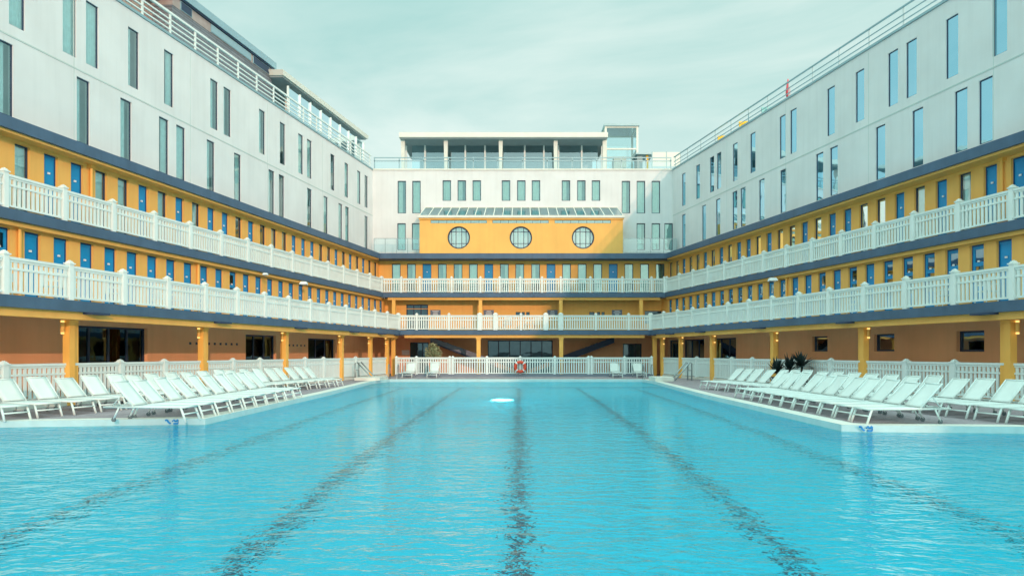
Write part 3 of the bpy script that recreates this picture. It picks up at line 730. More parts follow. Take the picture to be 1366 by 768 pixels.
kid('pane', MB().box(-w2, w2, 0, 2.4, .05, TH-.05).mesh('tower_glass_mesh', M['glass_clear']), tw)
kid('lift_shaft', MB().box(-.5, .5, .7, 1.9, .02, TH*.55).mesh('lift_shaft_mesh', M['canopy']), tw)
dk_ = obj('roof_door_kiosk', None, None, (px2x(858,52),52,RT)); 
tag(dk_, 'small rooftop kiosk with yellow door jamb beside the glass lift tower', 'kiosk')
kid('roof', MB().box(-.6,.75,-.3,1.5,2.0,2.12).mesh('kiosk_roof_mesh', M['coping']), dk_)
kid('wall', MB().box(-.45,-.05,0,1.4,0,1.998).mesh('kiosk_wall_mesh', M['soffit']), dk_)
kid('door_jamb', MB().box(.22,.40,0,.2,0,1.998).box(-.5,-.05,-.04,-.003,.0,.9).mesh('kiosk_jamb_mesh', M['yellow']), dk_)
ws = obj('wind_screen', None, None, (px2x(889,50.5),50.5,RT))
tag(ws, 'frosted white glass wind screen at the right end of the rear roof terrace', 'screen')
wv = px2x(908,50.5)-px2x(889,50.5)
mb = MB()
for x in (-wv, 0, wv): mb.box(x-.03, x+.03, -.03, .03, 0, 1.85)
kid('frame', mb.mesh('screen_frame_mesh', M['coping']), ws)
kid('pane', MB().box(-wv+.03, -.03, -.008, .008, .75, 1.8).box(.03, wv-.03, -.008, .008, .75, 1.8).mesh('screen_pane_mesh', M['canopy']), ws)

# ------------------------------------------------------------------ left roof: railing, slate penthouse, canopy pavilion
def roof_rail(side):
    P_ = PL if side == 'L' else PR; a = 19.62 if side == 'L' else 21.05; t = TL if side == 'L' else -TR
    root = wl[0] if side == 'L' else wr[0]; b = wl[5] if side == 'L' else wr[5]
    mb = MB(); T_ = lambda a_, Y_, z_: P_(a_, Y_, z_); z0 = ZR+.1
    H = .98 if side == 'L' else .86
    zs = ((H-.05,.045),(.66,.025),(.45,.025),(.24,.025)) if side == 'L' else ((H-.04,.03),(.5,.018),(.25,.018))
    for z, w in zs: mb.box(a-w, a+w, 5, 48.4, z0+z-w, z0+z+w, T_)
    y = 48.2
    sp = 1.55 if side == 'L' else 1.9
    while y > 5:
        w = .045 if side == 'L' else .015
        mb.box(a-.02, a+.02, y-w, y+w, z0, z0+H-.06, T_)
        y -= sp
    kid('roof_railing', mb.mesh('roof_railing_mesh', M['whitepost'] if side == 'L' else M['coping']), root, -b)
roof_rail('L'); roof_rail('R')
ph = obj('penthouse', None, None, PL(22, 30, ZR)); HB = Vector(ph.location)
tag(ph, 'dark slate clad penthouse with pale blue eave on the left wing roof', 'penthouse')
def WH(name, mb, mat): return kid(name, mb.mesh(name+'_mesh', mat), ph, -HB)
T_ = lambda a, Y, z: PL(a, Y, z)
def hbox(*a): return MB().box(*a, T_)
pa = 21.3
WH('slate_wall', hbox(pa+.3, pa+5, 31.0, 39.2, ZR-.04, 17.32), M['slate'])
WH('brick_wall', hbox(pa+1.2, pa+5, 14.0, 30.998, ZR-.04, 17.3), M['brick'])
WH('clerestory_wall', hbox(pa+.28, pa+5, 31.0, 39.15, 17.322, 17.78), M['slate_pale'])
WH('eave', hbox(pa+.12, pa+5.3, 14, 39.4, 17.86, 18.22), M['eave_pale'])
WH('fascia', hbox(pa+.18, pa+5.2, 14, 39.3, 17.782, 17.858), M['dark'])
for y0, y1, mt in ((31.5,32.3,'glass_dark'),(33.7,37.1,'eave_pale'),(37.3,38.9,'glass_dark')):
    f = WH('clerestory_window', hbox(pa+.25, pa+.277, y0, y1, 17.35, 17.76), M['eave_pale'])
    kid('pane', MB().box(pa+.235, pa+.248, y0+.05, y1-.05, 17.38, 17.73, T_).mesh('clerestory_pane_mesh', M['dark'] if mt == 'glass_dark' else M['eave_pale']), f, (0,0,0))
cp = obj('canopy_pavilion', None, None, PL(21, 44, ZR)); CB = Vector(cp.location)
tag(cp, 'white canopy over glass wind screens at the far end of the left wing roof', 'canopy')
def WC(name, mb, mat, parent=None): return kid(name, mb.mesh(name+'_mesh', mat), parent or cp, (0,0,0) if parent else -CB)
WC('canopy', MB().hexa([PL(20.75,38.9,17.33),PL(26,38.9,17.33),PL(26,50.6,17.33),PL(20.75,50.6,17.33),PL(20.7,38.75,17.60),PL(26,38.75,17.60),PL(26,50.7,17.60),PL(20.7,50.7,17.60)]), M['canopy'])
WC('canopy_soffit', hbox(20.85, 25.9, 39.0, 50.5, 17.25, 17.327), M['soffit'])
WC('rear_wall', hbox(23.2, 23.4, 39.6, 50, ZR, 17.24), M['render'])
pm = MB().box(-.05,.05,-.05,.05,0,16.6-ZR).mesh('screen_post_mesh', M['whitepost'])
ysc = [911*20.35/(864-p) for p in (384,400,414,428,441,453.6,465,475,485)]
for y in ysc: kid('screen_post', pm, cp, Vector(PL(20.35,y,ZR))-CB)
WC('glass_screen', MB().poly([PL(20.38,ysc[0],ZR+.3),PL(20.38,ysc[-1],ZR+.3),PL(20.38,ysc[-1],16.55),PL(20.38,ysc[0],16.55)]), M['glass_roof'])
for y in (41.5, 45.5, 49.3):
    kid('canopy_column', MB().hexa([(-.08,-.08,0),(.08,-.08,0),(.08,.08,0),(-.08,.08,0),(-.14,-.1,2.79),(.14,-.1,2.79),(.14,.1,2.79),(-.14,.1,2.79)]).mesh('canopy_column_mesh', M['canopy']), cp, Vector(PL(21.9,y,ZR))-CB)

# things behind the right roof railing
def lounge_chair(name, mat, y, label, s=1.0, cat='lounge chair'):
    o = obj(name, None, None, PR(21.75, y, ZR-.04), R(80)); 
    kid('cushion', MB().hexa([(-.7,-.3,.25),(.2,-.3,.25),(.2,.3,.25),(-.7,.3,.25),(-.7,-.3,.42),(.25,-.3,.42),(.25,.3,.42),(-.7,.3,.42)]).hexa([(.2,-.3,.3),(.3,-.3,.28),(.3,.3,.28),(.2,.3,.3),(.55,-.3,.95),(.7,-.3,.9),(.7,.3,.9),(.55,.3,.95)]).mesh('cushion_mesh', mat), o)
    mb = MB()
    for x in (-.6, .15):
        for yy in (-.25,.25): mb.box(x-.02,x+.02,yy-.02,yy+.02,0,.25)
    kid('frame', mb.mesh('lounge_frame_mesh', M['steel']), o)
    o.scale = (s, s, s)
    tag(o, label, cat, 'lounge chairs on the right roof terrace')
    return o
lounge_chair('lounge_chair', M['yellow'], 42.9, 'yellow cushioned lounge chair behind the right roof railing, farther of the yellow pair', .95)
lounge_chair('lounge_chair', M['yellow'], 40.3, 'yellow cushioned lounge chair behind the right roof railing, nearer of the yellow pair', 1.0)
lounge_chair('lounge_chair', M['teal_cloth'], 37.9, 'pale teal lounge chair behind the right roof railing', 1.0)
lounge_chair('lounge_chair', M['rose'], 44.6, 'small rose red lounge chair at the far end of the right roof', .65)
fp = obj('folded_parasol', None, None, PR(21.6, 35.9, ZR-.04))
kid('canopy', MB().lathe([(.03,.5),(.10,.6),(.12,.8),(.06,1.3),(.02,1.5)],10).mesh('parasol_cloth_mesh', M['rose'], True), fp)
kid('pole', MB().lathe([(.2,0),(.2,.05),(.02,.07),(.02,.5)],10).mesh('parasol_pole_mesh', M['steel']), fp)
tag(fp, 'folded red parasol standing behind the right roof railing', 'parasol')

# ------------------------------------------------------------------ pool, deck, ground
PXL = [(-7.3,15.9), (-7.45,27), (-7.9,37.0), (-7.4,39.2)]      # left edge then far corner
PXR = [(7.1,39.2), (7.25,36.5), (6.85,25), (6.9,14.6)]
outline = [(-13.2,2.6), (-13.2,15.05)] + [(-7.75,15.95)] + PXL + PXR + [(7.4,14.45),(13.2,13.95),(13.2,2.6)]
def ring_sheet(name, outer, inner, z, mat):
    bm = bmesh.new(); es = []
    for loop in (outer, inner):
        vs = [bm.verts.new((x,y,z)) for x,y in loop]
        es += [bm.edges.new((vs[i], vs[(i+1)%len(vs)])) for i in range(len(vs))]
    bmesh.ops.triangle_fill(bm, edges=es, use_beauty=True)
    for f in bm.faces:
        f.normal_update()
        if f.normal.z < 0: f.normal_flip()
    me = bpy.data.meshes.new(name+'_mesh'); bm.to_mesh(me); bm.free(); me.materials.append(mat)
    return struct(obj(name, me))
def offset(loop, d):
    out = []; n = len(loop)
    for i in range(n):
        p0, p, p1 = Vector(loop[i-1]), Vector(loop[i]), Vector(loop[(i+1)%n])
        e0 = (p-p0).normalized(); e1 = (p1-p).normalized()
        n0 = Vector((-e0.y, e0.x)); n1 = Vector((-e1.y, e1.x)); b = (n0+n1).normalized(); k = d/max(.35, b.dot(n0))
        out.append((p.x+b.x*k, p.y+b.y*k))
    return out
ofs = offset(outline, .42)
if not (ofs[0][0] < outline[0][0]): ofs = offset(outline, -.42)
ring_sheet('ground', [(-700,-500),(700,-500),(700,900),(-700,900)], offset(outline, .05) if ofs[0][0] < outline[0][0] and offset(outline,.05)[0][0] < outline[0][0] else offset(outline,-.05), -.06, M['ground'])
ring_sheet('pool_deck', [(-22,-11),(24,-11),(24,49),(-22,49)], ofs, -.004, M['deck'])
# coping ring with visible face
mb = MB(); n = len(outline)
inn = outline
for i in range(n):
    j = (i+1) % n
    a, b, c, d = inn[i], inn[j], ofs[j], ofs[i]
    mb.poly([(*a,.012),(*b,.012),(*c,.012),(*d,.012)])
    mb.poly([(*d,.012),(*c,.012),(*c,-.05),(*d,-.05)])
struct(obj('pool_coping', mb.mesh('pool_coping_mesh', M['coping_stone'])))
mb = MB(); 
for i in range(n):
    j = (i+1) % n; a, b = inn[i], inn[j]
    mb.poly([(*a,.0115),(*b,.0115),(*b,-.34),(*a,-.34)])
struct(obj('pool_rim', mb.mesh('pool_rim_mesh', M['kerb_face'])))
mb = MB(); FL = -1.93
for i in range(n):
    j = (i+1) % n; a, b = inn[i], inn[j]
    mb.poly([(*a,-.34),(*b,-.34),(*b,FL),(*a,FL)])
mb.poly([(x,y,FL) for x,y in inn])
struct(obj('pool_basin', mb.mesh('pool_basin_mesh', M['pool'])))
mb = MB()
for x in (-5.85, -2.93, 0, 2.93, 5.75): mb.box(x-.085, x+.085, 3.6, 34.5, FL+.003, FL+.006)
struct(obj('lane_markings', mb.mesh('lane_markings_mesh', M['lane'])))
lg = MB().hexa([(-7.75,34.6,FL+.01),(7.2,34.6,FL+.01),(7.08,39.15,FL+.01),(-7.42,39.15,FL+.01),(-7.75,34.6,-.85),(7.2,34.6,-.85),(7.08,39.15,-.85),(-7.42,39.15,-.85)])
struct(obj('pool_ledge', lg.mesh('pool_ledge_mesh', M['pool'])))
struct(obj('ledge_nosing', MB().box(-7.7,7.15,34.55,34.85,-.848,-.80).mesh('ledge_nosing_mesh', M['knob'])))
mb = MB().poly([(x,y,WATER) for x,y in inn])
bm_ = mb.mesh('water_mesh', M['water'], fix=False)
bmx = bmesh.new(); bmx.from_mesh(bm_)
for f in bmx.faces:
    if f.normal.z < 0: f.normal_flip()
bmesh.ops.triangulate(bmx, faces=bmx.faces); bmx.to_mesh(bm_); bmx.free()
struct(obj('water', bm_))
# added glowing globe on a stem just below the surface, imitating a water glint
ul = obj('underwater_glint_stand_in', None, None, (-.60, 24.9, FL))
kid('lamp_globe_glint_stand_in', MB().lathe([(.40*math.sin(math.pi*k/12)+.002, 1.28-.40*math.cos(math.pi*k/12)) for k in range(13)],24).mesh('pool_light_mesh', M['pool_light'], True), ul)
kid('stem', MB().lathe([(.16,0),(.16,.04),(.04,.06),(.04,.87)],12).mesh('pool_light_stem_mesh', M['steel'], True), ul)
tag(ul, 'added glowing globe standing in for a water glint left of the middle lane line', 'lamp')
# block of steps at the far right corner
st = obj('pool_step_block', MB().box(-.5,.5,-.9,.9,0,.22).mesh('pool_step_mesh', M['coping_stone']), None, (7.75,37.2,.013))
tag(st, 'low white stone step at the far right corner of the pool', 'step')
st2 = obj('pool_step_block', MB().box(-.7,.7,-1.2,1.2,0,.16).mesh('pool_step_mesh', M['coping_stone']), None, (-8.3,38.6,.013))
tag(st2, 'low white stone step at the far left corner of the pool', 'step')
# depth markings on the rim
def depth_mark(x, y, ang, label):
    o = obj('depth_marking', None, None, (x, y, -.055), ang)
    mb = MB()
    # little wave and a figure 2 made of bars
    for (a, b) in (((-.16,.03),(-.12,.045)),((-.12,.045),(-.08,-.02)),((-.08,-.02),(-.04,-.045))): mb.bar((a[0],-.006,a[1]),(b[0],-.006,b[1]),.012,.04)
    for (a, b) in (((.02,.045),(.07,.0)),((.07,.0),(.12,.045)),((.12,.045),(.12,-.05)),((.02,-.045),(.12,-.045)),((.0,.03),(.0,-.0))): mb.bar((a[0],-.006,a[1]),(b[0],-.006,b[1]),.012,.04)
    kid('glyph', mb.mesh('glyph_mesh', M['sign_blue']), o)
    tag(o, label, 'marking'); return o
depth_mark(-8.05, 15.88, math.atan2(.9, 5.45), 'blue depth glyphs on the pool rim at the left corner')
depth_mark(7.35, 14.44, 0, 'blue depth glyphs on the pool rim at the right corner')

# ------------------------------------------------------------------ ground-level fences
KB = .12
def fence_side(side):
    P_ = PL if side == 'L' else PR; a = 17.0 if side == 'L' else 18.6; t = TL if side == 'L' else -TR; sgn = -1 if side == 'L' else 1
    root = obj('picket_fence', None, None, P_(a, 30, 0)); b = Vector(root.location)
    T_ = lambda u, d, v: (sgn*d + t*u, u, v)
    po = post_mesh(T_, 1.12+.0, .08, mat='fence'); cache = {}
    nodes = sorted(colsY); pts = []
    segs = [10.0] + [14.05] + nodes
    for i in range(len(segs)-1):
        y0, y1 = segs[i], segs[i+1]; n = max(1, round((y1-y0)/2.0)); st = (y1-y0)/n
        for k in range(n):
            L = st - .18; u0 = y0 + k*st + .09; key = round(L, 3)
            if key not in cache: cache[key] = picket_panel(L, T_, 1.12, None, 'fence')
            kid('fence_panel', cache[key], root, Vector(P_(a, u0, KB))-b)
            if k: kid('post', po, root, Vector(P_(a, y0+k*st, KB-.02))-b)
    kid('kerb', MB().box(a-.08, a+.08, 10, segs[-1], 0, KB+.02, lambda a_,Y_,z_: P_(a_,Y_,z_)).mesh('kerb_mesh', M['coping_stone']), root, -b)
    return root
tag(fence_side('L'), 'white picket fence behind the left sun loungers, running between ochre columns', 'fence', 'white picket fences round the pool deck')
tag(fence_side('R'), 'white picket fence behind the right sun loungers, running between ochre columns', 'fence', 'white picket fences round the pool deck')
FY = 44.5
rf_ = obj('picket_fence', None, None, (.3, FY, 0)); fb = Vector(rf_.location)
xs = [px2x(p, FY) for p in (529,555.7,600,604,649.7,694,740,785,789,833,869)]
for i in range(len(xs)-1):
    L = xs[i+1]-xs[i]-.16
    if L > .2: kid('fence_panel', picket_panel(L, RF, 1.12, None, 'fence'), rf_, Vector((xs[i]+.08, FY, KB))-fb)
po = post_mesh(RF, 1.12, .08, mat='fence')
for i, x in enumerate(xs): 
    kid('post', po, rf_, Vector((x, FY, KB-.02))-fb)
kid('kerb', MB().box(xs[0]-.1, xs[-1]+.1, FY-.1, FY+.1, 0, KB+.02).mesh('kerb_mesh', M['grey_step']), rf_, -fb)
tag(rf_, 'white picket fence across the far end of the pool, carrying the red lifebuoy', 'fence', 'white picket fences round the pool deck')
lb = obj('lifebuoy', None, None, (px2x(694,FY-.2), FY-.2, 1.55-19*(FY-.2)/911))
kid('ring', MB().torus((0,0,0), ((1,0,0),(0,0,1)), .31, .095, n=32, m=12).mesh('lifebuoy_mesh', M['red'], True), lb)
mb = MB()
for q in range(4):
    a = math.pi/4 + q*math.pi/2; mb.torus((0,0,0), ((1,0,0),(0,0,1)), .31, .099, a-.13, a+.13, n=4, m=12)
kid('band', mb.mesh('lifebuoy_band_mesh', M['knob'], True), lb)
tag(lb, 'red lifebuoy with white bands hanging on the far picket fence', 'lifebuoy')

# ------------------------------------------------------------------ sun loungers (foot end at the origin, head towards -x)
def make_lounger():
    r = obj('sun_lounger', None)
    w = .285
    mb = MB()
    for s in (-1,1):
        mb.tube([(-1.86,s*w,.33),(0,s*w,.33)], .022, 8)
    mb.tube([(-1.86,-w,.33),(-1.86,w,.33)], .02, 8); mb.tube([(0,-w,.33),(0,w,.33)], .022, 8); mb.tube([(-1.2,-w,.315),(-1.2,w,.315)], .015, 6)
    kid('frame', mb.mesh('lounger_frame_mesh', M['frame_white'], True), r)
    for s in (-1,1):
        kid('leg', MB().tube([(-.06,s*w,.32),(.06,s*(w+.01),.0)], .026, 8).mesh('front_leg_mesh', M['frame_white'], True), r)
        kid('leg', MB().tube([(-1.5,s*w,.32),(-1.62,s*w,.07)], .02, 8).mesh('rear_leg_mesh', M['frame_white'], True), r)
        kid('wheel', MB().tube([(-1.62,s*w-.016,.05),(-1.62,s*w+.016,.05)], .05, 14).mesh('wheel_mesh', M['tyre'], False), r)
    kid('stretcher', MB().tube([(.0,-w,.18),(.0,w,.18)], .02, 6).mesh('stretcher_mesh', M['frame_white'], True), r)
    # seat sling, slightly sagging
    def sheet(p0, p1, sag, th=.014, n=10, ww=.262):
        mb = MB(); p0 = Vector(p0); p1 = Vector(p1); rows = []
        nn = (p1-p0).normalized().cross(Vector((0,1,0)))
        if nn.z > 0: nn = -nn
        for i in range(n+1):
            u = i/n; c = p0.lerp(p1, u); 
            row = []
            for j in range(5):
                y = -ww + 2*ww*j/4; k = sag*(1-(j/2-1)**2)*math.sin(math.pi*min(1,max(0,u)))
                row.append(c + nn*k + Vector((0,y,0)))
            rows.append(row)
        b = len(mb.v)
        for row in rows: mb.v += [tuple(q) for q in row]
        m_ = len(mb.v)
        for row in rows: mb.v += [tuple(q + nn*th) for q in row]
        for i in range(n):
            for j in range(4):
                a = i*5+j; mb.f.append((a,a+1,a+6,a+5)); mb.f.append((m_+a,m_+a+5,m_+a+6,m_+a+1))
        for i in range(n):
            mb.f.append((i*5,(i+1)*5,m_+(i+1)*5,m_+i*5)); mb.f.append((i*5+4,m_+i*5+4,m_+(i+1)*5+4,(i+1)*5+4))
        for j in range(4):
            mb.f.append((j,m_+j,m_+j+1,j+1)); mb.f.append((n*5+j,n*5+j+1,m_+n*5+j+1,m_+n*5+j))
        return mb
    kid('seat', sheet((-1.18,0,.352),(-.0,0,.352),.02).mesh('seat_sling_mesh', M['sling'], True), r)
    top = (-1.66,0,.88)
    def piv(mb): mb.v = [(v[0]+1.18, v[1], v[2]-.36) for v in mb.v]; return mb
    bk = piv(sheet((-1.18,0,.37), top, .025)).mesh('backrest_sling_mesh', M['sling'], True)
    b_ = kid('backrest', bk, r, (-1.18,0,.36))
    mb = MB()
    for s in (-1,1): mb.tube([(-1.18,s*.268,.35),(top[0],s*.268,top[2])], .019, 8)
    mb.tube([(top[0],-.268,top[2]),(top[0],.268,top[2])], .019, 8)
    for s in (-1,1): mb.tube([(-1.44,s*.245,.62),(-1.68,s*.245,.345)], .012, 6)
    kid('backrest_frame', piv(mb).mesh('backrest_frame_mesh', M['frame_white'], True), b_)
    return r
rt = random.Random(12); rj = random.Random(3)
proto = make_lounger(); used = [False]
def put_lounger(x, y, rz, label, group, tilt=0):
    o = proto if not used[0] else copy_tree(proto); used[0] = True
    o.location = (x, y, .0); o.rotation_euler = (0, 0, rz)
    for ch in bpy.data.objects:
        if ch.parent == o and ch.name.startswith('backrest'): ch.rotation_euler = (0, R(rt.choice((0,0,0,1.5,-2,3,-4))), 0)
    tag(o, label, 'sun lounger', group); return o

for i in range(10):                                                  # left front row
    y = 15.45 + .86*i
    put_lounger(-7.42 - .012*(y-15), y, R(-3 + rj.uniform(-2,2)), 'white sun lounger at the left pool edge, %s from the near end of its row' % ORD[i], 'sun loungers in the left front row')
for i in range(20):                                                  # left back row
    y = 15.55 + .84*i; a = -21 + 12*i/19
    x = -14.25 + .19*y + (-.15 if i < 2 else 0)
    put_lounger(x, y, R(a + rj.uniform(-2.5,2.5)), 'white sun lounger before the left picket fence, %s from the near end' % ORD[i], 'sun loungers in the left back row')
for i in range(11):                                                  # right front row
    y = 14.95 + .82*i
    put_lounger(7.5, y, R(180 + 4 + rj.uniform(-2,2)), 'white sun lounger at the right pool edge, %s from the near end of its row' % ORD[i], 'sun loungers in the right front row')
for i in range(19):
    y = 14.6 + .80*i
    put_lounger(13.65 - .2*y, y, R(180 + 13 - 5*i/18 + rj.uniform(-2.5,2.5)), 'white sun lounger before the right picket fence, %s from the near end' % ORD[i], 'sun loungers in the right back row')
for p, lab in ((543,'white sun lounger facing the pool at the far fence, leftmost beside the steel handrail'),(576,'white sun lounger facing the pool at the far fence, just below the potted olive'),
               (824,'white sun lounger facing the pool at the far fence, inner of the right pair'),(856,'white sun lounger facing the pool at the far fence, outer of the right pair')):
    put_lounger(px2x(p,41.9), 41.9, R(-90), lab, 'sun loungers at the far fence')

# ------------------------------------------------------------------ handrails at the far corners
def handrail(x0, y0, x1, y1, zt, label):
    """pair of sloping steel rails from the deck edge down into the water"""
    o = obj('handrail', None, None, (x0, y0, 0)); mb = MB()
    for k in (0, .9):
        mb.tube([(0,k,0),(0,k,.95),(.0+(x1-x0)*.08,k,1.0),((x1-x0),(y1-y0)+k,zt)], .036, 8)
    mb.tube([(0,0,.55),(0,.9,.55)], .02, 6)
    kid('rail', mb.mesh('handrail_mesh', M['steel'], True), o); tag(o, label, 'handrail'); return o
handrail(px2x(484,40.5), 38.6, px2x(516,40), 38.6, -.5, 'sloping steel handrail beside the far left pool corner')
handrail(px2x(908,40.5), 37.9, px2x(880,40), 37.9, -.5, 'sloping steel handrail beside the far right pool corner')
def ladder(x, y, label):
    o = obj('pool_ladder', None, None, (x, y, 0))
    for s in (-.26,.26):
        pts = [(s,.55,.0),(s,.55,.62)] + [(s,.30+.25*math.cos(t),.62+.25*math.sin(t)) for t in [math.pi*k/8 for k in range(1,8)]] + [(s,.05,.55),(s,-.12,.1),(s,-.14,-1.0)]
        kid('rail', MB().tube(pts, .024, 8).mesh('ladder_rail_mesh', M['steel'], True), o)
    for z in (-.25,-.5,-.75): kid('rung', MB().box(-.235,.235,-.17,-.11,z-.015,z+.015).mesh('rung_mesh', M['steel']), o)
    tag(o, label, 'ladder'); return o
ladder(px2x(524,39.4), 39.35, 'steel pool ladder with arched rails at the far left end of the water')
ladder(px2x(865,39.4), 39.35, 'steel pool ladder with arched rails at the far right end of the water')

# ------------------------------------------------------------------ plants
def leaf_blob(n, rx, rz, cz, size, rnd):
    mb = MB()
    for _ in range(n):
        while True:
            p = Vector((rnd.uniform(-1,1), rnd.uniform(-1,1), rnd.uniform(-1,1)))
            if .25 < p.length < 1 + .15*math.sin(5*p.x+3*p.z): break
        p = Vector((p.x*rx, p.y*rx, cz + p.z*rz)); d = Vector((rnd.gauss(0,1), rnd.gauss(0,1), rnd.gauss(.3,1))).normalized()
        s = d.cross(Vector((rnd.gauss(0,1),rnd.gauss(0,1),rnd.gauss(0,1)))).normalized()*size*.22; e = d*size*rnd.uniform(.6,1.3)
        mb.poly([p, p+e*.5+s, p+e, p+e*.5-s])
    return mb
ot = obj('potted_olive_tree', None, None, (px2x(579,45.9), 45.9, .01))
kid('pot', MB().lathe([(.22,0),(.28,.4),(.30,.42),(.30,.48),(.24,.48)],16).mesh('pot_mesh', M['pot']), ot)
kid('trunk', MB().tube([(0,0,.45),(.03,.02,.8),(-.02,0,1.15),(.05,0,1.5)], .05, 8, .025).mesh('trunk_mesh', M['bark']), ot)
kid('crown', leaf_blob(1500, .58, .62, 1.55, .13, random.Random(2)).mesh('crown_mesh', M['leaf_pale'], fix=False), ot)
tag(ot, 'pale green potted olive tree behind the far picket fence', 'tree')
def yucca(px, Y, h, label, seed):
    rnd = random.Random(seed); o = obj('yucca_plant', None, None, (px2x(px,Y), Y, 0))
    kid('pot', MB().lathe([(.2,0),(.26,.42),(.28,.44),(.28,.5),(.22,.5)],14).mesh('pot_mesh', M['pot']), o)
    kid('trunk', MB().tube([(0,0,.45),(.02,0,h)], .05, 8, .04).mesh('trunk_mesh', M['bark']), o)
    mb = MB()
    for k in range(60):
        a = rnd.uniform(0, 2*math.pi); el = rnd.uniform(-.2, 1.45); L = rnd.uniform(.5,.85)
        d = Vector((math.cos(a)*math.cos(el), math.sin(a)*math.cos(el), math.sin(el))); s = d.cross(Vector((0,0,1))).normalized()*.062
        b = Vector((0,0,h)); m_ = b + d*L*.55; e = b + d*L + Vector((0,0,-.10*math.cos(el)))
        mb.poly([b-s*.6, b+s*.6, m_+s]); mb.poly([b-s*.6, m_+s, m_-s]); mb.poly([m_-s, m_+s, e])
    kid('leaves', mb.mesh('yucca_leaves_mesh', M['palm'], fix=False), o); tag(o, label, 'plant', 'yuccas behind the right picket fence')
yucca(1036, 29.6, .65, 'small dark potted yucca close beside the ochre column behind the right fence', 1)
yucca(1053, 29.4, .78, 'dark potted yucca in the middle of three behind the right fence', 2)
yucca(1069, 29.0, .95, 'tallest dark potted yucca with spread leaves behind the right fence', 3)

# ------------------------------------------------------------------ floodlights, signs, gallery furniture
def flood(side, a, y, label, s=1):
    P_ = PL if side == 'L' else PR; q = 1 if side == 'L' else -1
    o = obj('floodlight', None, None, P_(a, y, Z2a-.02))
    kid('bracket', MB().tube([(0,0,0),(0,0,-.18),(q*.15,-.1,-.22)], .02, 6).mesh('bracket_mesh', M['steel']), o)
    h = MB(); h.hexa([(-.28,-.28,-.30),(.28,-.28,-.30),(.24,.12,-.34),(-.24,.12,-.34),(-.2,-.2,-.12),(.2,-.2,-.12),(.2,.12,-.16),(-.2,.12,-.16)])
    hd = kid('head', h.mesh('flood_head_mesh', M['knob']), o, (q*.12,-.1,0)); hd.scale = (s,s,s)
    tag(o, label, 'floodlight', 'white floodlights under the upper galleries')
flood('L', 18.15, 35.9, 'white floodlight under the left upper gallery, larger of the two there', .75)
flood('L', 18.15, 32.3, 'small white floodlight under the left upper gallery, nearer of the two there', .45)
flood('R', 19.75, 34.0, 'white floodlight hanging under the right upper gallery', .8)
def sign(px, z, w, h, Y, label, board=None):
    o = obj('notice_board', None, None, (px2x(px,Y), Y, z))
    kid('board', MB().box(-w/2,w/2,-.03,0,-h/2,h/2).mesh('board_mesh', board or M['sign_board']), o)
    mb = MB(); rnd = random.Random(int(px))
    for k in range(4):
        zz = h*.3 - k*h*.2; L = w*rnd.uniform(.35,.75); mb.box(-L/2,L/2,-.036,-.031,zz-h*.04,zz+h*.04)
    kid('lettering', mb.mesh('lettering_mesh', M['knob']), o); tag(o, label, 'notice', 'notice boards on the rear galleries')
for p, lab in ((581,'dark notice board on the middle gallery wall, just right of the glazed door'),(652,'dark notice board on the middle gallery wall, right of the left centre column'),
               (737,'dark notice board on the middle gallery wall, left of the right centre column'),(823,'dark notice board on the middle gallery wall, far right')):
    sign(p, 4.33, .72, .46, BY-.01, lab)
sign(541, 1.55, .55, .35, GY-.012, 'pale notice board on the ground floor wall beside the left glass door', M['knob'])

def garden_chair():
    r = obj('garden_chair', None)
    mb = MB()
    kid('seat', MB().box(-.23,.23,-.22,.22,.42,.45).mesh('chair_seat_mesh', M['whitepost']), r)
    for x in (-.2,.2):
        for y in (-.19,.19): kid('leg', MB().tube([(x*.95,y*.95,.42),(x*1.1,y*1.15,0)], .018, 6).mesh('chair_leg_mesh', M['whitepost']), r)
    mb = MB()
    for k in range(5): mb.box(-.2+k*.095,-.165+k*.095+.0,.2,.225,.45,.86)
    mb.box(-.23,.23,.195,.23,.82,.90)
    kid('backrest', mb.mesh('chair_back_mesh', M['whitepost']), r)
    mb = MB()
    for s in (-1,1): mb.bar((s*.24,-.2,.64),(s*.24,.2,.64),.04,.03); mb.bar((s*.24,-.18,.44),(s*.24,-.18,.63),.03,.03)
    kid('armrest', mb.mesh('chair_arm_mesh', M['whitepost']), r)
    return r
gc = garden_chair(); gu = [False]
def put_chair(side, a, y, z, rz, label, grp):
    o = gc if not gu[0] else copy_tree(gc); gu[0] = True
    o.location = (PL if side == 'L' else PR)(a, y, z); o.rotation_euler = (0,0,rz); tag(o, label, 'chair', grp)
for i, (y, rz) in enumerate(((18.3,80),(19.9,110),(20.45,70),(22.2,95),(24.4,70),(25.1,110),(26.6,90),(30.2,80))):
    put_chair('L', 17.4, y, Z1b, R(rz), 'white garden chair on the left lower gallery, %s one from the near end' % ORD[i], 'white garden chairs on the left gallery')
for i, (y, rz) in enumerate(((21.4,-80),(22.9,-100),(27.3,-90))):
    put_chair('R', 19.1, y, Z1b, R(rz), 'white garden chair on the right lower gallery, %s one from the near end' % ORD[i], 'white garden chairs on the right gallery')
for i, p in enumerate((677, 704, 716)):
    o = copy_tree(gc); o.location = (px2x(p, 46.4), 46.4, Z1b); o.rotation_euler = (0,0,R(200+i*70)); 
    tag(o, 'white garden chair on the rear middle gallery, %s from the left behind the central balustrade' % ORD[i], 'chair', 'white garden chairs on the rear gallery')

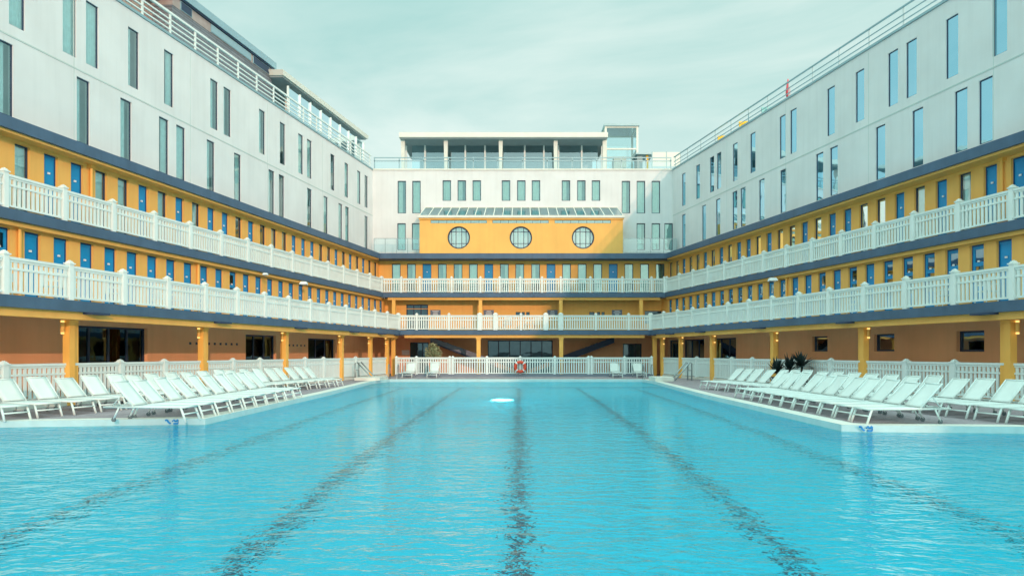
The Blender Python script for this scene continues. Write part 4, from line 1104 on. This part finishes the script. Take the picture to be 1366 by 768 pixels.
# ------------------------------------------------------------------ sky, sun, camera
w = bpy.data.worlds.new('World'); bpy.context.scene.world = w; w.use_nodes = True
nt = w.node_tree; N = nt.nodes; L = nt.links
for n_ in list(N): N.remove(n_)
out = N.new('ShaderNodeOutputWorld'); bg = N.new('ShaderNodeBackground'); L.new(bg.outputs[0], out.inputs[0])
bg.inputs['Strength'].default_value = .10
d_sun = Vector((-1, 2.36, -.58)).normalized()
elev = math.asin(-d_sun.z); rot = math.atan2(1, -2.36)
sky = N.new('ShaderNodeTexSky'); sky.sky_type = 'NISHITA'; sky.sun_disc = False
sky.sun_elevation = elev; sky.sun_rotation = rot; sky.air_density = 1; sky.dust_density = 2
tc = N.new('ShaderNodeTexCoord')
mp = N.new('ShaderNodeMapping'); mp.inputs['Scale'].default_value = (1, 1, 3.2); mp.inputs['Rotation'].default_value = (0, .25, .3)
L.new(tc.outputs['Generated'], mp.inputs['Vector'])
nz = N.new('ShaderNodeTexNoise'); nz.inputs['Scale'].default_value = 1.6; nz.inputs['Detail'].default_value = 9; nz.inputs['Roughness'].default_value = .55; nz.inputs['Distortion'].default_value = .5
L.new(mp.outputs[0], nz.inputs['Vector'])
cr = N.new('ShaderNodeValToRGB'); cr.color_ramp.elements[0].position = .38; cr.color_ramp.elements[1].position = .68
cr.color_ramp.elements[0].color = (4.1, 7.3, 6.9, 1); cr.color_ramp.elements[1].color = (8.8, 10.2, 9.5, 1)
L.new(nz.outputs['Fac'], cr.inputs[0])
# thin haze brightens towards the horizon
sp = N.new('ShaderNodeSeparateXYZ'); L.new(tc.outputs['Generated'], sp.inputs[0])
hz = N.new('ShaderNodeMapRange'); hz.inputs['From Min'].default_value = 0; hz.inputs['From Max'].default_value = .55; hz.inputs['To Min'].default_value = .55; hz.inputs['To Max'].default_value = 0
L.new(sp.outputs[2], hz.inputs['Value'])
m0 = N.new('ShaderNodeMixRGB'); m0.inputs[2].default_value = (8.3, 9.7, 9.1, 1); L.new(hz.outputs[0], m0.inputs[0]); L.new(cr.outputs[0], m0.inputs[1])
mx = N.new('ShaderNodeMixRGB'); mx.inputs[0].default_value = .90; L.new(sky.outputs[0], mx.inputs[1]); L.new(m0.outputs[0], mx.inputs[2])
# veiled sky: brighter overhead and around the sun than low in the north
gz = N.new('ShaderNodeMapRange'); gz.interpolation_type = 'SMOOTHSTEP'; gz.inputs['From Min'].default_value = .42; gz.inputs['From Max'].default_value = 1; gz.inputs['To Min'].default_value = 0; gz.inputs['To Max'].default_value = 1.3
L.new(sp.outputs[2], gz.inputs['Value'])
dt = N.new('ShaderNodeVectorMath'); dt.operation = 'DOT_PRODUCT'; L.new(tc.outputs['Generated'], dt.inputs[0]); dt.inputs[1].default_value = tuple(-d_sun)
gs = N.new('ShaderNodeMapRange'); gs.interpolation_type = 'SMOOTHSTEP'; gs.inputs['From Min'].default_value = -.35; gs.inputs['From Max'].default_value = 1; gs.inputs['To Min'].default_value = .86; gs.inputs['To Max'].default_value = 1.5
L.new(dt.outputs['Value'], gs.inputs['Value'])
ga = N.new('ShaderNodeMath'); ga.operation = 'ADD'; L.new(gz.outputs[0], ga.inputs[0]); L.new(gs.outputs[0], ga.inputs[1])
vs_ = N.new('ShaderNodeVectorMath'); vs_.operation = 'SCALE'; L.new(mx.outputs[0], vs_.inputs[0]); L.new(ga.outputs[0], vs_.inputs['Scale'])
L.new(vs_.outputs[0], bg.inputs['Color'])

sl = bpy.data.lights.new('sun', 'SUN'); sl.energy = 1.45; sl.angle = R(.6); sl.color = (1, .56, .40)
so = obj('sun', sl, None, (20,-40,30)); so.rotation_mode = 'QUATERNION'; so.rotation_quaternion = d_sun.to_track_quat('-Z', 'Y')

cam = bpy.data.cameras.new('camera'); cam.sensor_width = 36; cam.lens = 911/1366*36
cam.shift_x = -(692-683)/1366; cam.shift_y = (470-384)/1366; cam.clip_start = .05; cam.clip_end = 3000
co = obj('camera', cam, None, (0,0,1.55)); co.rotation_euler = (R(90), 0, 0)
sc = bpy.context.scene; sc.camera = co
sc.view_settings.view_transform = 'Standard'; sc.view_settings.look = 'None'; sc.view_settings.exposure = .26; sc.view_settings.gamma = 1
sc.render.engine = 'CYCLES'
cy = sc.cycles; cy.use_denoising = True; cy.max_bounces = 8; cy.diffuse_bounces = 5; cy.glossy_bounces = 4; cy.transmission_bounces = 6; cy.transparent_max_bounces = 12
cy.sample_clamp_indirect = 8; cy.use_adaptive_sampling = True
